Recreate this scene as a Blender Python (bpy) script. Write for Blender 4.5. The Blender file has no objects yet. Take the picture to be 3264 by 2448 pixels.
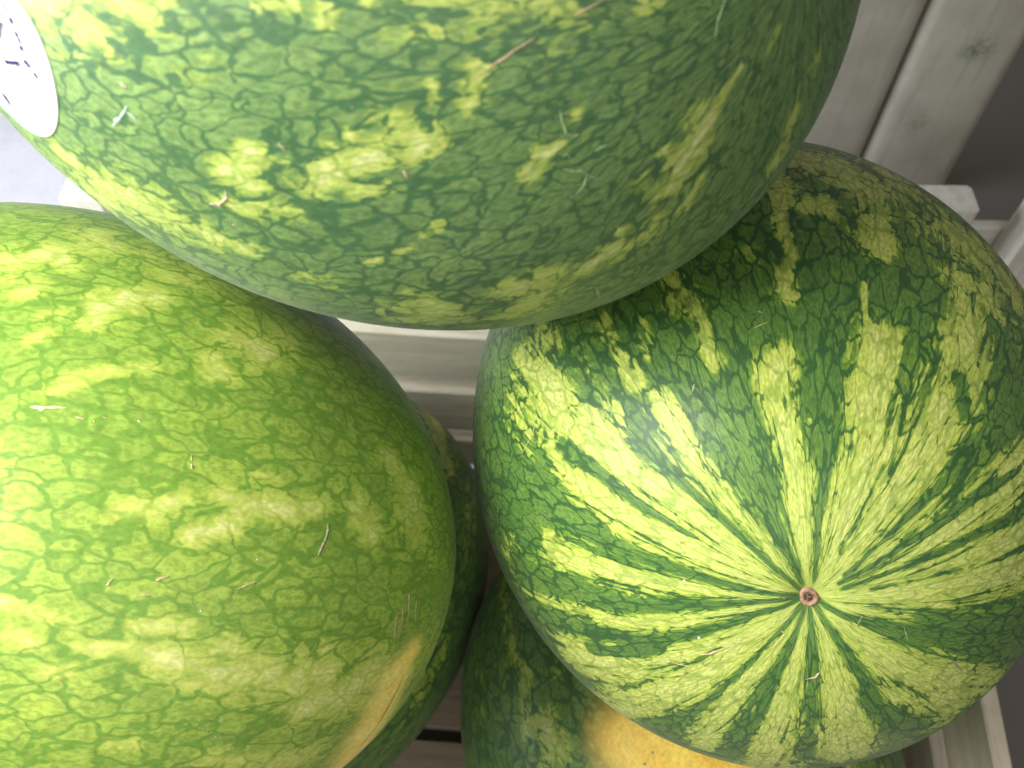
import bpy, math
import numpy as np

# ------------------------------------------------------------------ camera, light, exposure
scene = bpy.context.scene
CAM_H = 0.7204
cam_data = bpy.data.cameras.new('camera')
cam_data.sensor_width = 4.8            # phone camera: real sensor and lens, so real depth of field
cam_data.lens = 4.157
cam_data.clip_start = 0.02
cam_data.clip_end = 50
cam_data.dof.use_dof = True
cam_data.dof.focus_distance = 0.31
cam_data.dof.aperture_fstop = 2.2
cam = bpy.data.objects.new('camera', cam_data)
scene.collection.objects.link(cam)
cam.location = (0, 0, CAM_H)
cam.rotation_euler = (math.radians(33), 0, 0)
scene.camera = cam

world = bpy.data.worlds.new('World')
scene.world = world
world.use_nodes = True
bg = world.node_tree.nodes['Background']
bg.inputs['Color'].default_value = (1.0, 0.97, 0.90, 1)
bg.inputs['Strength'].default_value = 0.17

def area(name, loc, target, size, size_y, power, col):
    d = bpy.data.lights.new(name, 'AREA')
    d.shape = 'RECTANGLE'; d.size = size; d.size_y = size_y; d.energy = power; d.color = col
    o = bpy.data.objects.new(name, d); scene.collection.objects.link(o)
    o.location = loc
    v = np.array(target, float) - np.array(loc, float)
    from mathutils import Vector
    o.rotation_euler = Vector(v).to_track_quat('-Z', 'Y').to_euler()
    return o
area('overhead_light', (-0.37, 0.05, 0.84), (-0.03, 0.18, 0.46), 0.32, 0.32, 7.0, (1.0, 0.985, 0.94))
area('open_side_light', (-0.88, 0.34, 0.58), (-0.05, 0.55, 0.10), 0.7, 0.55, 13, (0.86, 0.94, 1.0))
area('open_front_light', (0.10, -0.85, 1.15), (0.0, 0.25, 0.30), 1.3, 0.8, 7.2, (1.0, 0.98, 0.94))

scene.render.engine = 'CYCLES'
cy = scene.cycles
cy.max_bounces = 4; cy.diffuse_bounces = 3; cy.glossy_bounces = 2; cy.transmission_bounces = 1
cy.use_adaptive_sampling = True; cy.adaptive_threshold = 0.03
vs = scene.view_settings
vs.view_transform = 'Standard'; vs.look = 'None'; vs.exposure = 0.0; vs.gamma = 1.0
vs.use_curve_mapping = False

# ------------------------------------------------------------------ helpers
def link(o):
    scene.collection.objects.link(o); return o
def mesh_obj(name, verts, faces, mat, parent=None, smooth=False):
    me = bpy.data.meshes.new(name)
    me.from_pydata([tuple(map(float, v)) for v in verts], [], faces)
    me.materials.append(mat)
    if smooth: me.polygons.foreach_set('use_smooth', [True]*len(me.polygons))
    me.update()
    o = link(bpy.data.objects.new(name, me))
    if parent is not None: o.parent = parent
    return o
def empty(name, loc, rz=0):
    o = link(bpy.data.objects.new(name, None)); o.location = loc; o.rotation_euler = (0, 0, rz)
    o.empty_display_size = 0.05
    return o
def tag(o, label, cat, group=None):
    o['label'] = label; o['category'] = cat
    if group: o['group'] = group
    return o

class NT:
    """small node-tree writer"""
    def __init__(self, name):
        self.m = bpy.data.materials.new(name); self.m.use_nodes = True
        self.t = self.m.node_tree; self.n = self.t.nodes
        self.b = self.n['Principled BSDF']
    def _in(self, sock, v):
        if isinstance(v, bpy.types.NodeSocket): self.t.links.new(v, sock)
        elif v is not None:
            if isinstance(v, (tuple, list)) and len(v) == 3 and sock.type == 'RGBA': v = (*v, 1)
            sock.default_value = v
    def node(self, kind, ins=(), **props):
        x = self.n.new(kind)
        for k, v in props.items(): setattr(x, k, v)
        for k, v in (ins.items() if isinstance(ins, dict) else enumerate(ins)): self._in(x.inputs[k], v)
        return x
    def attr(self, name, out): return self.node('ShaderNodeAttribute', attribute_name=name).outputs[out]
    def math(self, op, a, b=None, c=None, clamp=False):
        x = self.node('ShaderNodeMath', operation=op, use_clamp=clamp)
        for i, v in enumerate((a, b, c)):
            if v is not None: self._in(x.inputs[i], v)
        return x.outputs[0]
    def vmath(self, op, a, b=None):
        x = self.node('ShaderNodeVectorMath', operation=op)
        self._in(x.inputs[0], a)
        if b is not None: self._in(x.inputs[3] if op == 'SCALE' else x.inputs[1], b)
        return x.outputs[0]
    def noise(self, vec, scale, detail=2, rough=.5, color=False):
        x = self.node('ShaderNodeTexNoise', {'Vector': vec, 'Scale': scale, 'Detail': detail, 'Roughness': rough})
        return x.outputs['Color' if color else 'Fac']
    def vor(self, vec, scale, feature='F1', rnd=1.0):
        x = self.node('ShaderNodeTexVoronoi', feature=feature)
        self._in(x.inputs['Vector'], vec); self._in(x.inputs['Scale'], scale); self._in(x.inputs['Randomness'], rnd)
        return x
    def step(self, v, a, b, lo=0., hi=1.):
        x = self.node('ShaderNodeMapRange', interpolation_type='SMOOTHSTEP')
        for k, q in (('Value', v), ('From Min', a), ('From Max', b), ('To Min', lo), ('To Max', hi)): self._in(x.inputs[k], q)
        return x.outputs[0]
    def mix(self, f, a, b, mode='MIX'):
        x = self.node('ShaderNodeMix', data_type='RGBA', blend_type=mode)
        self._in(x.inputs[0], f); self._in(x.inputs[6], a); self._in(x.inputs[7], b)
        return x.outputs[2]
    def bump(self, h, dist, strength=1.0):
        x = self.node('ShaderNodeBump', {'Strength': strength, 'Distance': dist, 'Height': h})
        self._in(self.b.inputs['Normal'], x.outputs[0])
    def set(self, **kw):
        for k, v in kw.items(): self._in(self.b.inputs[k.replace('_', ' ')], v)
        return self.m

# ------------------------------------------------------------------ materials
def rind(name, cell, vein, fringe, pale, cream_, palevein, s1=74., spot=(.82, .62, .14), seed=0., rough=.45, bias=0., rag=1., vw=1., soft=.07, sub=.55, streak=0.):
    m = NT(name)
    P = m.vmath('ADD', m.attr('rind_coord', 'Vector'), (seed, seed*.7, -seed))
    f_pale = m.math('ADD', m.attr('pale', 'Fac'), bias) if bias else m.attr('pale', 'Fac')
    f_spot = m.attr('ground_spot', 'Fac')
    w1 = m.vmath('SCALE', m.vmath('SUBTRACT', m.noise(P, 75, 1, .5, True), (.5, .5, .5)), .0125)
    w2 = m.vmath('SCALE', m.vmath('SUBTRACT', m.noise(P, 300, 1, .5, True), (.5, .5, .5)), .0036)
    Q = m.vmath('ADD', m.vmath('ADD', P, w1), w2)
    n2 = m.noise(P, 460, 3, .62)
    n2c = m.math('SUBTRACT', n2, .5)
    f1 = m.vor(Q, s1)
    # network of veins between rounded cells: cell edges plus the cut-off corners
    e1 = m.math('MINIMUM', m.vor(Q, s1, 'DISTANCE_TO_EDGE').outputs['Distance'], m.math('MULTIPLY', m.math('SUBTRACT', .93, f1.outputs['Distance']), .8))
    e1 = m.math('MULTIPLY_ADD', n2c, .24, e1)
    w = m.math('MULTIPLY_ADD', m.noise(P, 48, 2, .6), .36*vw, -.095*vw)
    v1 = m.step(e1, m.math('MULTIPLY', w, .35), m.math('MULTIPLY_ADD', w, 1.05, .05*vw), 1., 0.)
    f2 = m.vor(Q, 175)
    v2 = m.math('MULTIPLY', m.step(f2.outputs['Distance'], .48, .78), m.step(n2, .42, .60, 0., sub))
    veins = m.math('MAXIMUM', v1, v2)
    nf = m.noise(P, 640, 2, .6)
    mot = m.step(nf, .42, .58)
    mott = m.math('MULTIPLY', mot, m.step(e1, .03, .24, .12, .75))
    dk = m.math('ADD', v1, m.math('MULTIPLY', m.math('MAXIMUM', mott, v2), .56), clamp=True)
    n1 = m.noise(P, 62, 4, .6)
    n1c = m.math('SUBTRACT', n1, .5)
    ca = m.node('ShaderNodeSeparateColor', [f1.outputs['Color']]); cb = m.node('ShaderNodeSeparateColor', [f2.outputs['Color']])
    var = m.math('ADD', m.math('MULTIPLY', ca.outputs[0], .45), m.step(m.noise(P, 20, 2), .35, .68, 0., .55))
    cellc = m.mix(var, tuple(x*.88 for x in cell), tuple(x*y for x, y in zip(cell, (1.42, 1.22, 1.1))))
    dark = m.mix(dk, cellc, vein)
    # pale blotches: field from the rind marks, broken up by cells and noise
    fld = m.math('MULTIPLY_ADD', n1c, .70*rag, f_pale)
    fld = m.math('MULTIPLY_ADD', n2c, .80*rag, fld)
    fld = m.math('MULTIPLY_ADD', m.math('SUBTRACT', cb.outputs[0], .5), .46*rag, fld)
    fld = m.math('MULTIPLY_ADD', veins, -.14, fld)
    if streak:      # fine dark lines that run out from the stem end
        zz = m.node('ShaderNodeSeparateXYZ', [m.attr('rind_coord', 'Vector')]).outputs[2]
        st = m.noise(m.vmath('MULTIPLY', P, (1, 1, .09)), 210, 2, .6)
        fld = m.math('MULTIPLY_ADD', m.math('MULTIPLY', m.step(st, .52, .66), m.step(zz, .03, .17, 1., .35)), -streak, fld)
    pm = m.step(fld, .46-soft, .56+soft); fr = m.step(fld, .22, .50); cm = m.step(fld, .70, 1.02)
    frc = m.mix(m.math('MULTIPLY', dk, .8), fringe, vein)
    base = m.mix(m.math('MULTIPLY', fr, .75), dark, frc)
    pv = m.math('ADD', m.math('MULTIPLY', v1, .60), m.math('MULTIPLY', m.math('MAXIMUM', mott, v2), .50), clamp=True)
    base = m.mix(pm, base, m.mix(pv, m.mix(cm, pale, cream_), palevein))
    gm = m.step(m.math('MULTIPLY_ADD', n1c, .5, m.math('MULTIPLY_ADD', n2c, .25, f_spot)), .20, .88)
    gcol = m.mix(m.step(n1, .38, .66), spot, tuple(x*y for x, y in zip(spot, (1.05, 1.18, 1.6))))
    base = m.mix(gm, base, gcol)
    base = m.vmath('SCALE', base, m.math('MULTIPLY_ADD', m.math('ADD', nf, n2), -.62, 1.62))
    m.bump(m.noise(P, 130, 4, .55), .0006, .5)
    r = m.math('MULTIPLY_ADD', n1, .2, rough-.1)
    return m.set(Base_Color=base, Roughness=r, Specular_IOR_Level=.31, Sheen_Weight=.07, Sheen_Roughness=.36, Sheen_Tint=(.86, .86, .88, 1))

MAT_A = rind('rind_dark_mottled', (.120, .210, .068), (.044, .104, .040), (.19, .29, .05), (.35, .41, .095), (.49, .52, .22), (.19, .28, .05), 136., seed=.31, rough=.46, rag=.85, vw=.88, soft=.13, bias=-.03)
MAT_B = rind('rind_light_mottled', (.245, .375, .062), (.138, .258, .036), (.31, .43, .05), (.45, .51, .11), (.57, .60, .22), (.34, .43, .07), 122., seed=1.7, rough=.46, rag=.6, vw=.85, soft=.20)
MAT_C = rind('rind_striped', (.096, .198, .042), (.034, .094, .027), (.17, .30, .025), (.46, .53, .10), (.53, .58, .16), (.17, .27, .045), 122., seed=3.1, rough=.44, bias=.12, rag=.66, vw=.9, soft=.08, streak=.46)
MAT_D = rind('rind_shaded_striped', (.115, .220, .055), (.050, .120, .036), (.15, .31, .03), (.40, .47, .09), (.50, .54, .2), (.20, .30, .05), 100., seed=5.3)
MAT_E = rind('rind_yellow_bellied', (.120, .220, .065), (.055, .125, .045), (.14, .30, .03), (.36, .41, .10), (.46, .48, .2), (.20, .30, .05), 100., spot=(.86, .56, .08), seed=7.9)

def cork(name, c0, c1, scale=900, rough=.8, alpha=1.0):
    m = NT(name)
    co = m.node('ShaderNodeTexCoord').outputs['Object']
    n = m.noise(co, scale, 4, .7)
    m.bump(n, .0004, .8)
    return m.set(Base_Color=m.mix(m.step(n, .38, .62), c0, c1), Roughness=rough, Alpha=alpha)
SCAR_MAT = {
 'tan': cork('dry_tan', (.55, .46, .26), (.34, .27, .13)), 'brown': cork('brown_scab', (.30, .21, .12), (.40, .31, .19)),
 'cork': cork('grey_cork', (.20, .17, .09), (.46, .43, .28), 1400), 'pale': cork('pale_crack', (.25, .36, .17), (.18, .29, .11)),
 'white': cork('white_speck', (.75, .78, .70), (.6, .66, .55)), 'sap': cork('dried_sap', (.36, .43, .36), (.22, .32, .22), 500, .6),
 'dark': cork('dark_crease', (.018, .05, .022), (.03, .08, .03)), 'hole': cork('dark_pit', (.05, .03, .02), (.14, .10, .07)),
 'pink': cork('pinkish_scrape', (.62, .52, .38), (.50, .42, .26)), 'stain': cork('brown_stain', (.38, .21, .045), (.55, .36, .07), 500),
}
def wood(name, c0, c1, c2, scale=1.0, rough=.6):
    m = NT(name)
    co = m.node('ShaderNodeTexCoord').outputs['Object']
    ri = m.node('ShaderNodeObjectInfo').outputs['Random']
    off = m.node('ShaderNodeCombineXYZ', [m.math('MULTIPLY', ri, 7.), m.math('MULTIPLY', ri, 13.), m.math('MULTIPLY', ri, 3.)]).outputs[0]
    v = m.vmath('ADD', m.vmath('MULTIPLY', co, (4*scale, 55*scale, 55*scale)), off)
    g = m.noise(v, 2.2, 5, .62); g2 = m.noise(v, 9, 4, .6)
    c = m.mix(m.step(g, .34, .66), c0, c1)
    c = m.mix(m.math('MULTIPLY', m.step(g2, .52, .72), .5), c, c2)
    blot = m.noise(m.vmath('ADD', co, off), 16, 4, .6)
    c = m.mix(m.math('MULTIPLY', m.step(blot, .5, .75), .35), c, c2)
    m.bump(m.math('ADD', g, m.math('MULTIPLY', g2, .6)), .0006, .5)
    return m.set(Base_Color=c, Roughness=rough, Specular_IOR_Level=.3)
WOOD_PALE = wood('pale_raw_wood', (.76, .68, .54), (.66, .59, .46), (.42, .35, .24))
WOOD_FLOOR = wood('weathered_floor_wood', (.34, .27, .20), (.24, .19, .145), (.14, .10, .07))
WOOD_WHITE = wood('whitewashed_wood', (.74, .71, .64), (.62, .58, .50), (.42, .34, .24))
def cream():
    m = NT('scuffed_cream_paint')
    co = m.node('ShaderNodeTexCoord').outputs['Object']
    b = m.noise(co, 14, 4, .6); g = m.noise(m.vmath('MULTIPLY', co, (90, 90, 8)), 1.6, 4, .6)
    c = m.mix(m.step(b, .35, .65), (.54, .51, .43), (.45, .42, .35))
    c = m.mix(m.math('MULTIPLY', m.step(g, .5, .7), .3), c, (.30, .27, .19))
    c = m.mix(m.math('MULTIPLY', m.attr('green_smear', 'Fac'), m.step(m.noise(co, 220, 3), .35, .6)), c, (.16, .22, .12))
    m.bump(m.noise(co, 300, 3), .0003, .4)
    return m.set(Base_Color=c, Roughness=.5, Specular_IOR_Level=.4)
CREAM = cream()
def concrete():
    m = NT('grey_concrete')
    co = m.node('ShaderNodeTexCoord').outputs['Object']
    n = m.noise(co, 9, 6, .65); f = m.noise(co, 260, 3, .6)
    c = m.mix(m.step(n, .3, .7), (.66, .64, .70), (.56, .54, .60))
    c = m.mix(m.math('MULTIPLY', m.step(f, .5, .7), .35), c, (.42, .40, .44))
    m.bump(f, .0008, .6)
    return m.set(Base_Color=c, Roughness=.85)
CONCRETE = concrete()
def plain(name, col, rough=.5, spec=.4):
    m = NT(name); co = m.node('ShaderNodeTexCoord').outputs['Object']
    n = m.noise(co, 400, 3)
    return m.set(Base_Color=m.mix(n, col, tuple(c*.86 for c in col)), Roughness=rough, Specular_IOR_Level=spec)
PAPER = plain('white_paper', (.90, .90, .88), .45)
INK = plain('violet_ink', (.022, .014, .085), .6, .1)
GROUND_SHADE = plain('ground_shade_brown', (.20, .18, .165), .8, .2)  # brown that paints the shaded ground at the right
WOOD_TAN = wood('tan_brown_wood', (.46, .29, .13), (.36, .22, .10), (.22, .13, .06))

# ------------------------------------------------------------------ measured shapes and rind marks (polar angle, azimuth, half width in degrees on each melon)
MELONS = {
'A': dict(c=[-0.0521, 0.2904, 0.5723], M=[[0.14793, -0.01987, -0.00108], [-0.01987, 0.15386, 0.00011], [-0.00108, 0.00011, 0.12521]], B=[[0.68505, 0.7285, -0.0], [-0.26998, 0.25388, 0.92879], [0.67663, -0.63627, 0.3706]]),
'B': dict(c=[-0.1877, 0.1561, 0.3829], M=[[0.16464, -0.011, 0.00214], [-0.011, 0.1318, -0.00495], [0.00214, -0.00495, 0.12866]], B=[[0.21949, -0.97562, 0.0], [0.5288, 0.11897, 0.84036], [-0.81987, -0.18445, 0.54202]]),
'C': dict(c=[0.1085, 0.2029, 0.363], M=[[0.12607, 0.00091, -0.00383], [0.00091, 0.14355, -0.00901], [-0.00383, -0.00901, 0.14058]], B=[[0.98628, -0.16508, 0.0], [0.10795, 0.64493, 0.75658], [-0.1249, -0.7462, 0.6539]]),
'D': dict(c=[-0.1472, 0.214, 0.1297], M=[[0.12946, 0.01488, -0.00482], [0.01488, 0.15149, 0.00041], [-0.00482, 0.00041, 0.12975]], B=[[-0.88963, 0.45669, 0.0], [0.02854, 0.0556, 0.99805], [0.45579, 0.88789, -0.0625]]),
'E': dict(c=[0.1042, 0.117, 0.12], M=[[0.13767, -0.01121, -0.00402], [-0.01121, 0.1543, -0.0004], [-0.00402, -0.0004, 0.11992]], B=[[-0.891, -0.45401, 0.0], [0.01657, -0.03252, 0.99933], [-0.4537, 0.89041, 0.0365]]),
}
MARKS = {
'A': [
('P',1,[(48.2,169.0,0.65),(47.5,168.9,0.65)]),
('P',1,[(46.0,169.6,0.81),(45.8,169.2,0.81)]),
('P',1,[(43.1,169.8,1.18),(43.5,171.1,0.84)]),
('P',0.9,[(58.6,171.1,0.71),(57.2,170.7,0.69)]),
('P',0.7,[(66.4,169.7,1.07),(61.4,169.0,1.07),(57.4,168.4,0.93)]),
('P',0.6,[(67.2,171.5,1.36),(66.5,171.8,1.22)]),
('P',0.9,[(40.1,169.2,0.73),(39.5,169.3,0.65)]),
('P',1,[(37.2,-179.5,0.64),(38.0,-177.4,0.65)]),
('P',1,[(41.0,-175.0,1.97),(40.2,-171.7,1.71),(41.7,-170.1,1.32)]),
('P',0.9,[(48.3,-174.6,0.68),(48.1,-174.4,0.68)]),
('P',0.95,[(45.8,-175.2,0.64),(45.7,-175.0,0.64)]),
('P',1,[(43.7,-172.3,1.89),(49.3,-170.2,2.22),(51.8,-169.3,1.67)]),
('P',0.9,[(45.3,-167.7,1.22),(48.7,-167.3,1.39)]),
('P',1,[(54.6,-173.4,1.51),(59.9,-172.1,1.28),(57.5,-170.5,2.47)]),
('P',0.8,[(55.2,-175.1,0.78),(54.8,-175.0,0.77)]),
('P',0.85,[(52.1,-173.2,0.7),(53.1,-171.7,0.96)]),
('P',0.75,[(61.8,-167.4,1.88),(57.4,-167.1,2.4),(55.1,-166.0,1.56)]),
('P',0.8,[(79.9,-171.6,3.3),(76.0,-168.8,4.72),(71.3,-165.7,4.43),(67.1,-162.5,3.06),(65.5,-160.7,2.39)]),
('P',0.75,[(84.1,-165.4,6.13),(77.1,-163.3,4.42)]),
('P',0.8,[(72.3,-171.3,2.04),(72.5,-170.1,2.12)]),
('P',0.62,[(50.2,-158.6,0.78),(49.5,-158.7,0.76)]),
('P',0.62,[(49.4,-156.3,0.83),(48.3,-156.3,0.81)]),
('P',0.7,[(53.2,-155.5,0.94),(52.2,-155.6,0.92)]),
('P',0.62,[(61.8,-154.0,2.06),(60.3,-150.7,2.16)]),
('P',0.62,[(45.9,-157.4,0.86),(43.9,-158.8,0.83)]),
('P',0.8,[(57.9,-142.0,3.87),(56.5,-137.4,4.33)]),
('P',1,[(33.4,179.9,1.16),(34.3,-177.2,1.17),(35.6,-174.9,0.89)]),
('P',1,[(30.5,-163.0,0.59),(32.8,-160.9,1.1),(34.3,-160.1,0.79)]),
('P',0.8,[(27.9,-166.4,0.44),(27.5,-166.9,0.44)]),
('P',0.8,[(32.3,-163.3,0.75),(31.7,-163.1,0.75)]),
('P',0.62,[(36.1,-156.3,0.68),(35.2,-156.4,0.67)]),
('P',1,[(13.1,-141.3,0.31),(15.7,-141.7,0.57),(19.3,-139.5,1.36),(23.4,-137.6,1.95),(26.3,-136.3,1.77)]),
('P',0.9,[(20.2,-145.9,0.97),(18.6,-146.4,1.08)]),
('P',0.9,[(23.7,-146.4,0.86),(23.2,-145.2,0.86)]),
('P',0.95,[(28.1,-142.2,1.27),(26.8,-142.7,1.09)]),
('P',0.75,[(32.0,-129.9,1.57),(30.0,-131.5,1.63)]),
('P',0.8,[(28.3,-126.4,1.04),(24.1,-128.0,0.84)]),
('P',0.7,[(8.5,-127.3,0.36),(11.3,-129.6,0.36)]),
('P',0.85,[(17.8,-93.8,1.09),(20.6,-96.1,1.72),(24.8,-95.4,1.88)]),
('P',0.62,[(14.0,-87.4,1.24),(13.4,-85.2,1.24)]),
('P',0.95,[(35.3,-133.8,1.75),(38.6,-134.7,1.69)]),
('P',0.8,[(33.2,-137.2,0.87),(32.6,-137.5,0.86)]),
('P',0.75,[(41.0,-138.5,1.77),(45.8,-139.8,2.55)]),
('P',0.7,[(43.9,-132.7,2.06),(52.0,-131.5,3.34)]),
('P',0.78,[(53.5,-144.6,2.9),(56.7,-135.9,4.35)]),
('P',1,[(19.5,177.7,0.61),(17.8,178.1,0.61)]),
('P',0.84,[(21.2,4.6,4.9),(31.0,6.3,5.7),(40.9,5.1,6.0),(50.7,7.4,6.1)]),
('P',0.9,[(60.8,10.0,4.0),(69.3,9.9,6.2),(77.9,5.2,4.9),(86.5,8.3,6.3)]),
('P',0.87,[(92.4,7.1,4.5),(99.1,9.8,3.9),(105.7,5.4,4.6),(112.4,7.9,6.3)]),
('P',0.81,[(120.1,7.0,5.2),(129.6,6.9,3.4),(139.2,8.2,5.6),(148.7,5.2,4.3)]),
('P',0.78,[(155.1,9.9,6.0),(159.9,6.4,5.5),(164.7,4.3,6.2),(169.5,7.3,5.8)]),
('P',0.96,[(29.5,30.3,6.3),(35.7,32.7,4.1),(41.9,29.1,5.7),(48.1,27.9,4.1)]),
('P',0.91,[(64.9,27.8,5.7),(69.8,31.0,3.5),(74.7,30.3,2.8),(79.6,31.5,4.6)]),
('P',0.72,[(84.8,29.5,4.5),(92.5,29.3,5.0),(100.1,30.7,5.0),(107.7,27.7,3.4)]),
('P',0.74,[(117.1,28.0,5.2),(123.6,30.2,4.5),(130.2,30.9,6.2),(136.7,30.8,2.9)]),
('P',0.97,[(150.4,31.8,4.5),(155.9,29.6,5.5),(161.4,28.4,3.6),(166.9,29.0,4.2)]),
('P',0.88,[(23.4,69.3,4.5),(26.7,73.0,4.0),(30.1,70.9,5.9),(33.5,69.6,5.5)]),
('P',0.72,[(44.9,70.5,3.0),(52.4,73.0,6.4),(59.9,72.6,3.9),(67.5,71.4,5.6)]),
('P',0.95,[(82.5,73.2,3.5),(86.4,73.4,3.4),(90.3,70.8,5.8),(94.2,73.5,5.3)]),
('P',0.8,[(103.7,69.9,6.2),(112.0,72.2,4.0),(120.4,72.3,2.8),(128.7,73.2,5.3)]),
('P',0.96,[(141.8,71.4,6.0),(150.3,70.1,3.8),(158.9,69.8,3.6),(167.5,70.5,5.5)]),
('P',0.99,[(29.5,100.3,5.0),(37.2,99.9,5.2),(44.9,105.7,4.5),(52.7,105.4,2.6)]),
('P',0.78,[(59.0,101.5,4.1),(67.9,100.5,2.6),(76.9,104.3,5.5),(85.8,100.5,5.0)]),
('P',0.97,[(102.4,103.3,6.1),(106.6,103.0,5.2),(110.8,104.6,5.3),(115.0,104.7,3.4)]),
('P',0.84,[(126.1,103.9,5.4),(135.5,105.5,2.9),(145.0,105.0,3.7),(154.4,104.7,3.4)]),
('P',1.0,[(160.4,101.5,4.4),(169.1,104.5,4.0),(177.8,105.1,4.5),(186.5,105.4,5.6)]),
('P',0.95,[(21.5,130.5,3.5),(31.1,126.4,3.5),(40.7,128.7,3.3),(50.4,129.1,3.8)]),
('P',0.89,[(57.8,126.9,2.6),(67.3,125.9,5.8),(76.8,125.9,3.5),(86.3,130.9,4.2)]),
('P',0.77,[(98.0,130.3,2.6),(104.4,127.2,4.3),(110.9,129.0,5.4),(117.3,124.9,2.9)]),
('P',0.92,[(126.0,129.4,6.2),(134.5,127.3,4.2),(142.9,125.8,6.1),(151.4,130.3,6.3)]),
('P',0.76,[(27.1,166.3,5.5),(32.6,165.4,5.9),(38.1,165.8,3.5),(43.6,162.0,3.8)]),
('P',0.91,[(60.3,166.1,6.2),(67.2,166.5,6.0),(74.1,165.1,5.5),(81.0,167.4,4.3)]),
('P',0.72,[(98.3,162.1,4.4),(103.2,167.0,4.6),(108.2,162.9,6.4),(113.1,164.5,4.2)]),
('P',0.81,[(123.2,164.3,5.6),(133.0,167.3,2.5),(142.9,165.9,3.1),(152.7,164.8,5.9)]),
('P',0.9,[(99.2,-167.0,2.8),(105.9,-168.6,3.1),(112.7,-165.1,3.1),(119.4,-166.1,2.9)]),
('P',0.71,[(129.5,-165.6,3.7),(136.1,-165.9,6.2),(142.8,-165.6,4.9),(149.5,-165.9,6.1)]),
('P',0.71,[(110.3,-132.8,4.8),(119.0,-130.0,3.5),(127.6,-130.0,5.7),(136.2,-131.3,5.1)]),
('P',0.74,[(145.5,-132.3,6.2),(150.9,-128.8,2.7),(156.4,-130.9,3.3),(161.9,-130.5,6.4)]),
('P',0.71,[(66.3,-102.2,6.2),(71.3,-98.8,5.0),(76.3,-102.8,3.8),(81.3,-98.2,4.3)]),
('P',0.96,[(88.5,-98.5,4.3),(95.8,-102.2,5.7),(103.1,-101.9,3.6),(110.3,-100.2,4.6)]),
('P',0.84,[(120.7,-101.0,5.2),(128.3,-98.3,2.9),(135.9,-98.4,6.1),(143.6,-101.6,2.5)]),
('P',0.85,[(157.0,-102.6,4.0),(161.7,-98.3,4.9),(166.4,-99.5,4.9),(171.0,-99.7,4.2)]),
('P',0.75,[(50.0,-54.9,4.0),(59.5,-57.7,3.4),(69.0,-56.2,3.3),(78.4,-58.6,6.3)]),
('P',0.86,[(94.9,-59.3,5.7),(102.0,-57.0,5.6),(109.1,-58.2,3.7),(116.1,-59.9,3.0)]),
('P',0.73,[(125.7,-59.4,4.4),(129.4,-60.2,2.5),(133.1,-56.5,2.9),(136.9,-58.0,6.2)]),
('P',0.9,[(146.4,-55.8,4.6),(151.0,-60.0,5.5),(155.6,-55.0,5.7),(160.3,-59.2,6.5)]),
('P',0.84,[(47.4,-38.7,4.2),(56.2,-37.7,2.6),(64.9,-36.9,4.6),(73.6,-38.8,5.2)]),
('P',0.84,[(81.8,-41.3,2.6),(86.7,-37.2,6.4),(91.7,-38.2,3.7),(96.7,-39.9,5.7)]),
('P',0.9,[(106.2,-40.7,2.9),(114.7,-39.9,6.0),(123.3,-36.3,3.4),(131.8,-37.6,2.9)]),
('P',0.89,[(137.5,-37.6,2.9),(142.3,-39.2,3.9),(147.1,-36.4,5.6),(151.8,-40.6,6.4)]),
('P',0.86,[(158.0,-37.4,6.3),(163.3,-42.1,4.8),(168.5,-41.1,5.3),(173.7,-42.3,5.5)]),
],
'B': [
('P',0.9,[(70.8,104.9,3.4),(73.4,106.0,2.88),(76.6,107.8,3.44),(77.2,105.2,2.08)]),
('P',0.9,[(83.5,111.6,2.58),(82.2,114.1,3.06)]),
('P',0.8,[(79.4,109.5,2.14),(80.3,110.0,2.18)]),
('P',0.85,[(72.6,97.9,1.86),(73.3,98.9,1.9)]),
('P',0.8,[(70.1,100.3,2.32),(70.5,100.7,2.35)]),
('P',1,[(78.8,92.2,1.35),(80.4,95.7,2.37),(83.4,97.9,2.5),(87.0,99.5,1.92)]),
('P',0.8,[(73.6,93.1,1.03),(75.6,94.3,1.07)]),
('P',0.85,[(72.4,88.7,0.91),(74.3,90.3,0.94)]),
('P',0.85,[(75.8,83.2,0.89),(82.2,85.2,1.18),(85.0,86.3,0.99)]),
('P',0.8,[(74.3,81.2,0.84),(79.1,83.2,0.87)]),
('P',1,[(91.7,87.2,1.99),(92.9,86.6,1.82)]),
('P',0.8,[(92.1,89.1,1.24),(92.5,89.4,1.17)]),
('P',0.9,[(88.3,84.2,0.75),(88.8,84.3,0.68)]),
('P',0.85,[(94.8,93.9,2.89),(99.4,92.7,3.36),(97.2,88.8,1.21)]),
('P',0.62,[(103.1,96.8,2.55),(103.2,93.3,2.1)]),
('P',0.62,[(90.7,104.6,2.99),(93.8,105.9,3.59)]),
('P',0.62,[(86.4,110.6,2.46),(87.9,111.3,2.58)]),
('P',0.62,[(93.4,73.8,1.01),(94.1,73.9,1.02)]),
('P',0.9,[(116.9,79.2,2.59),(120.3,75.8,3.13),(123.1,71.5,5.07),(122.1,68.2,5.19)]),
('P',0.85,[(81.3,65.7,2.12),(83.8,65.7,2.28),(85.6,66.4,1.93),(87.3,67.7,1.32)]),
('P',0.95,[(92.1,69.0,1.61),(94.3,67.8,2.02),(100.9,67.7,2.17),(103.8,68.6,2.07)]),
('P',1,[(93.1,65.1,1.72),(88.6,63.4,1.59)]),
('P',0.8,[(95.1,72.0,0.68),(98.5,72.0,0.69)]),
('P',1,[(110.6,69.0,2.67),(112.4,65.2,2.28)]),
('P',0.62,[(122.5,64.7,1.83),(128.1,61.1,2.22)]),
('P',0.9,[(71.4,53.3,1.45),(74.4,52.4,0.76),(78.4,51.0,1.24)]),
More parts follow.
